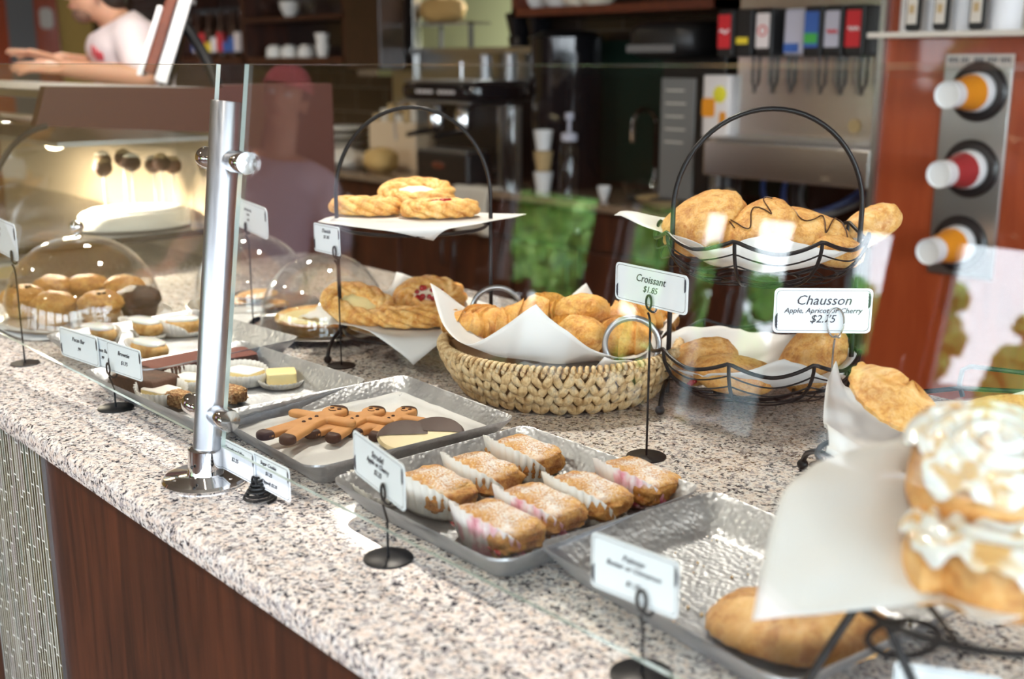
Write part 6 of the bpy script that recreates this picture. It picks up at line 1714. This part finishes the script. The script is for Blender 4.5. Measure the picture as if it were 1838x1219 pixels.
obj('screen_stand', tube(B(), [Vector((0, 0, .0)) , (pb + wd_ * .12 - loc) * .9, (pb + dn_ * .15 + wd_ * .12 - loc)], .02, 8), M['black'], t)
t2_ = pb + wd_ * .12 - loc; obj('stand_arm', tube(B(), bez([pb + dn_ * .2 + wd_ * .1 - loc, Pd(370, 95, 3.4) - loc, Pd(392, 160, 3.4) - loc], 8), .017, 8), M['black'], t)
# register table carrying it
b_ = B(); box(b_, -3.3, -1.9, .98 + .05, 1.5, 1.0, 1.07)
rt = thing('register_stand', 'low counter behind the display case carrying the payment screen', 'counter', (0, 0, 0)); obj('top', box(B(), -2.75, -1.95, 1.05, 1.35, 1.03, 1.07), M['granite_dark'], rt, smooth=False); obj('body', box(B(), -2.72, -1.98, 1.08, 1.32, 0, 1.03), M['panel'], rt, smooth=False)

# stools by the street windows, seen in the glass
st0 = None
for i, (x, y, rz) in enumerate(((-4.9, -3.9, .1), (-3.7, -3.8, -.2), (-2.5, -3.9, .15), (-1.4, -3.8, -.1), (-6.2, -3.8, .2), (-.3, -3.9, 0))):
    lab = 'tall brown slat back stool by the street windows, ' + ['third', 'fourth', 'fifth', 'sixth', 'second', 'rightmost'][i] + ' seen in the glass'
    if st0 is None:
        st0 = thing('bar_stool', lab, 'stool', (x, y, 0), rz, 'slat back stools by the windows')
        for a in (-.18, .18):
            obj('leg', box(B(), a - .02, a + .02, -.2, -.16, 0, .78), M['chairwood'], st0, smooth=False); obj('leg', box(B(), a - .02, a + .02, .16, .2, 0, 1.32), M['chairwood'], st0, smooth=False)
        obj('seat', sqball(B(), (.21, .21, .025), .4, 28, 10, c=(0, 0, .79)), M['chairwood'], st0)
        for k in range(4): obj('slat', box(B(), -.17, .17, .165, .185, .93 + k * .10, .985 + k * .10), M['chairwood'], st0, smooth=False)
        obj('footrest', box(B(), -.18, .18, -.19, -.17, .25, .28), M['chairwood'], st0, smooth=False)
    else: place(copy_tree(st0), (x, y, 0), (0, 0, rz), label=lab)
# ------------------------------------------------------------------ people
def limb(b_, pts, rs, seg=16):
    pts = [Vector(p) for p in pts]; pp = smoothpath(pts, 5)
    n = len(pts) - 1; rr = []
    for i in range(len(pp)):
        u = i / 5; k = min(int(u), n - 1); f = u - k; rr.append(rs[k] * (1 - f) + rs[k + 1] * f)
    tube(b_, pp, rr, seg); ball(b_, pts[0], rs[0], 14, 8); ball(b_, pts[-1], rs[-1], 14, 8)
def hand(b_, w, d, up, side, s=1.0, curl=.25):
    """w wrist, d pointing direction, up back of hand normal, side thumb side"""
    d, up, side = d.normalized(), up.normalized(), side.normalized()
    c = w + d * .045 * s
    Mx = Matrix((( *(d), 0), (*(side), 0), (*(up), 0), (0, 0, 0, 1))).transposed()
    ball(b_, c, (.050 * s, .040 * s, .0155 * s), 18, 10, M=Mx)
    for k, (o, ln) in enumerate(((.029, .068), (.010, .078), (-.010, .072), (-.028, .056))):
        p0 = w + d * .085 * s + side * o * s; p1 = p0 + d * (ln * .45 * s) - up * (curl * .010 * s) + side * (o * .12); p2 = p0 + d * (ln * .98 * s) - up * (curl * (.03 + .012 * k) * s) + side * (o * .25)
        limb(b_, [p0 - d * .02, p0, p1, p2], [.0088 * s, .0088 * s, .0082 * s, .0066 * s], 10)
    q = w + d * .025 * s + side * .030 * s
    limb(b_, [q - side * .01, q + d * .03 * s + side * .022 * s, q + d * .060 * s + side * .030 * s], [.0125 * s, .0105 * s, .0080 * s], 10)
def head(b_, c, f, up=Vector((0, 0, 1)), s=1.0):
    """c centre of the head, f the way it faces"""
    f = (f - up * f.dot(up)).normalized(); r = f.cross(up).normalized()
    Mx = Matrix(((*f, 0), (*r, 0), (*up, 0), (0, 0, 0, 1))).transposed()
    P_ = lambda x, y, z: c + f * x * s + r * y * s + up * z * s
    ball(b_, P_(-.012, 0, .035), (.098 * s, .076 * s, .088 * s), 24, 16, M=Mx)
    ball(b_, P_(.022, 0, -.030), (.066 * s, .060 * s, .078 * s), 20, 14, M=Mx)
    ball(b_, P_(.056, 0, -.092), (.024 * s, .028 * s, .020 * s), 14, 8, M=Mx)
    limb(b_, [P_(.084, 0, .022), P_(.100, 0, -.008), P_(.108, 0, -.020)], [.009 * s, .012 * s, .013 * s], 10)
    ball(b_, P_(.088, 0, -.026), (.016 * s, .019 * s, .009 * s), 12, 8, M=Mx)
    ball(b_, P_(.084, 0, -.052), (.012 * s, .024 * s, .006 * s), 12, 8, M=Mx); ball(b_, P_(.083, 0, -.062), (.012 * s, .021 * s, .007 * s), 12, 8, M=Mx)
    ball(b_, P_(.075, 0, .040), (.020 * s, .055 * s, .010 * s), 14, 8, M=Mx)
    for y in (-1, 1): ball(b_, P_(-.005, y * .078, -.008), (.017 * s, .009 * s, .030 * s), 12, 8, M=Mx)
    return P_, Mx
def person(name, label, c, f, skin, shirt, lean, arms, hz, seed=0, hair='hair', cap=None, stand=True, trousers='jeans', beard=True, s=1.0, hunch=0.0, wide=1.0):
    """c: pelvis ground point, f facing; hz: height of the head centre; arms: list of (shoulder side, elbow, wrist, fingers dir, back-of-hand)"""
    t = thing(name, label, 'person', (c.x, c.y, 0), 0)
    f = f.normalized(); r = f.cross(Vector((0, 0, 1))).normalized(); o = Vector((c.x, c.y, 0))
    Lc = lambda x, y, z: f * x + r * y + Vector((0, 0, z))
    body = B(); hipz = hz - .78; shz = hz - .26 + hunch
    hc = Lc(lean + .05 + hunch * .45, 0, hz)
    for y in (-1, 1):
        limb(body, [Lc(0, y * .095, hipz), Lc(.02, y * .10, hipz * .52), Lc(-.01, y * .10, .09)], [.092, .062, .042])
        limb(body, [Lc(-.04, y * .10, .045), Lc(.06, y * .105, .035), Lc(.15, y * .11, .028)], [.038, .036, .026])
    ball(body, Lc(0, 0, hipz), (.13, .17, .13), 20, 12, M=Matrix(((*f, 0), (*r, 0), (0, 0, 1, 0), (0, 0, 0, 1))).transposed())
    Mf = Matrix(((*f, 0), (*r, 0), (0, 0, 1, 0), (0, 0, 0, 1))).transposed()
    for u in range(7):
        q = u / 6; ball(body, Lc(lean * q * .9, 0, hipz + (shz - .05 - hipz) * q), (.105 + .02 * q, .145 + .035 * q, .11), 20, 12, M=Mf)
    limb(body, [Lc(lean - .01, -.165, shz - .02), Lc(lean, 0, shz + .015), Lc(lean - .01, .165, shz - .02)], [.062, .07, .062])
    limb(body, [Lc(lean, 0, shz), Lc(lean + .015 + hunch * .2, 0, (shz * .45 + (hz - .06) * .55)), Lc(lean + .035 + hunch * .4, 0, hz - .06)], [.07, .058, .056])
    P_, Mx = head(body, hc, f, s=1.0)
    cloth = B()
    for (sd, el, wr, fd, bk) in arms:
        sh = Lc(lean - .01, sd * .185, shz - .03); el = el - o; wr = wr - o
        limb(body, [sh, sh.lerp(el, .5), el, el.lerp(wr, .4), wr], [.056, .048, .042, .040, .027])
        hand(body, wr, fd, bk, bk.cross(fd) * (1 if sd > 0 else -1), s=1.1)
        limb(cloth, [sh, sh.lerp(el, .35), sh.lerp(el, .66)], [.070, .068, .068])
    ob = obj('body', fuse(body, .0055, 5), M[skin], t)
    # shirt
    for u in range(8):
        q = u / 7; ball(cloth, Lc(lean * q * .9, 0, hipz - .02 + (shz - .05 - hipz + .02) * q), ((.122 + .018 * q) * wide, (.162 + .035 * q) * wide, .115), 20, 12, M=Mf)
    limb(cloth, [Lc(lean - .01, -.165, shz - .02), Lc(lean, 0, shz + .008), Lc(lean - .01, .165, shz - .02)], [.072 * wide, .077 * wide, .072 * wide])
    cl = fuse(cloth, .011, 6)
    for v in cl.verts: v.co += Vector((1, 1, .4)) * .006 * noise.noise(v.co * 9 + Vector((seed, 0, 0)))
    # neck hole
    bmesh.ops.bisect_plane(cl, geom=cl.verts[:] + cl.edges[:] + cl.faces[:], plane_co=Lc(lean + .03, 0, shz + .055), plane_no=(f * (.35 + hunch * 2) + Vector((0, 0, 1))), clear_outer=True)
    sh_ = obj('t_shirt', cl, M[shirt], t, auto=False)
    if trousers:
        tr = B()
        ball(tr, Lc(0, 0, hipz - .01), (.138, .178, .13), 20, 12, M=Mf)
        for y in (-1, 1): limb(tr, [Lc(0, y * .095, hipz), Lc(.02, y * .10, hipz * .52), Lc(-.01, y * .10, .10)], [.105, .078, .064])
        obj('trousers', fuse(tr, .012, 5), M[trousers], t, auto=False)
    for nm, yy in (('eye', -1), ('eye', 1)):
        e_ = B(); ball(e_, P_(.079, yy * .031, .018), .0115, 12, 8); ey = obj('eye', e_, M['white'], t); e_ = B(); ball(e_, P_(.0855, yy * .031, .018), .0058, 10, 6); obj('iris', e_, M['black'], ey)
    lp = B(); limb(lp, [P_(.086, -.022, -.056), P_(.096, 0, -.057), P_(.086, .022, -.056)], [.003, .0045, .003], 8); obj('lips', lp, M['redwood'] if False else M['cherrylip'], t)
    if hair:
        h_ = B(); ball(h_, P_(-.020, 0, .048), (.102, .086, .092), 30, 20, M=Mx, disp=lambda d: .03 * noise.noise(d * 9))
        ball(h_, P_(-.055, 0, -.015), (.058, .072, .070), 24, 16, M=Mx)
        bmesh.ops.bisect_plane(h_, geom=h_.verts[:] + h_.edges[:] + h_.faces[:], plane_co=P_(.052, 0, .06), plane_no=(f * 1.0 - Vector((0, 0, .55))), clear_outer=True)
        obj('hair', h_, M[hair], t)
    if beard:
        h_ = B(); ball(h_, P_(.048, 0, -.082), (.040, .050, .034), 20, 12, M=Mx)
        bmesh.ops.bisect_plane(h_, geom=h_.verts[:] + h_.edges[:] + h_.faces[:], plane_co=P_(0, 0, -.072), plane_no=(0, 0, 1), clear_outer=True)
        obj('stubble', h_, M['stubble'], t)
    if cap:
        h_ = B(); ball(h_, P_(-.012, 0, .045), (.112, .092, .098), 30, 18, M=Mx)
        bmesh.ops.bisect_plane(h_, geom=h_.verts[:] + h_.edges[:] + h_.faces[:], plane_co=P_(0, 0, .045), plane_no=(0, 0, -1), clear_outer=True)
        cp = obj('cap', h_, M[cap], t)
        h_ = B(); ball(h_, P_(.115, 0, .048), (.062, .072, .006), 24, 8, M=Mx); obj('cap_brim', h_, M[cap], cp)
    return t, sh_, Lc, o
M['cherrylip'] = mat('lips', (.50, .17, .14), .4); M['stubble'] = mat('dark stubble', (.22, .12, .08), .8)
# the man behind the counter, leaning on the display case and facing left
mc = Pd(238, 100, 4.25); fm = (-RGT * .93 - FWH * .35)
fdir = fm.normalized(); rdir = fdir.cross(Vector((0, 0, 1))).normalized()
shl = Pd(262, 60, 4.2)
zl_ = ZT + .012
elN = Pd(262, 140, 4.02); wN = Pd(118, 124, 3.92)
elF = Pd(200, 128, 4.40); wF = Pd(108, 108, 4.05)
man, shirt_, Lm, om = person('person', 'man in pale pink printed t-shirt talking with open hands behind the counter', Vector((mc.x, mc.y, 0)) - fdir * .045, fm, 'skin', 'tshirt', .06,
       [(1 if rdir.dot(-FWH) > 0 else -1, elN, wN, (Pd(25, 118, 3.86) - wN), (Vector((0, 0, 1)) - FWH * .35)), (-1 if rdir.dot(-FWH) > 0 else 1, elF, wF, (Pd(20, 90, 4.02) - wF), (Vector((0, 0, 1)) + FWH * .2))], hz=1.755, seed=2, hunch=.105, wide=1.12)
from mathutils.bvhtree import BVHTree
bv = BVHTree.FromPolygons([v.co + Vector(man.location) for v in shirt_.data.vertices], [tuple(p.vertices) for p in shirt_.data.polygons])
pr_ = B()
for (px, y0, y1) in ((168, 84, 100), (173, 88, 108), (178, 94, 108), (183, 97, 108)):
    for py in range(y0, y1, 3):
        hit = bv.ray_cast(CAM, ray(px + (py - 96) * .15, py).normalized())
        if hit[0] is not None: ball(pr_, hit[0] - Vector(man.location), .0062, 8, 6)
if len(pr_.verts): obj('red_print', pr_, M['redprint'], shirt_)
# blue paper at the far left by his hands
bp_ = Pd(14, 128, 3.75); b_ = B(); grid(b_, 8, 8, lambda u, v: Vector(((u - .5) * .2, (v - .5) * .15, .012 + .012 * math.sin(u * 3) + .006 * noise.noise(Vector((u * 3, v * 3, 0))))))
o = obj('blue_folder', b_, M['blue paper'], solid=.002, auto=False); o.location = (bp_.x - .1, min(bp_.y, YB - .05), ZT + .012); finish(o, 'light blue paper folder under the talking man\'s hands', 'paper')
# customer seen only as a reflection in the glass
cu, cs_, Lq, oq = person('person', 'customer in pink cap and lilac shirt, reflected in the glass pane', Vector((-2.75, -1.55, 0)), Vector((.7, .75, 0)), 'skin', 'lilac', .02,
       [(1, Vector((-2.50, -1.75, 1.22)), Vector((-2.35, -1.50, 1.10)), Vector((.5, .8, -.1)), Vector((0, 0, 1))), (-1, Vector((-3.02, -1.38, 1.22)), Vector((-2.80, -1.20, 1.10)), Vector((.6, .7, -.1)), Vector((0, 0, 1)))], hz=1.80, seed=5, cap='pinkcap', beard=False)
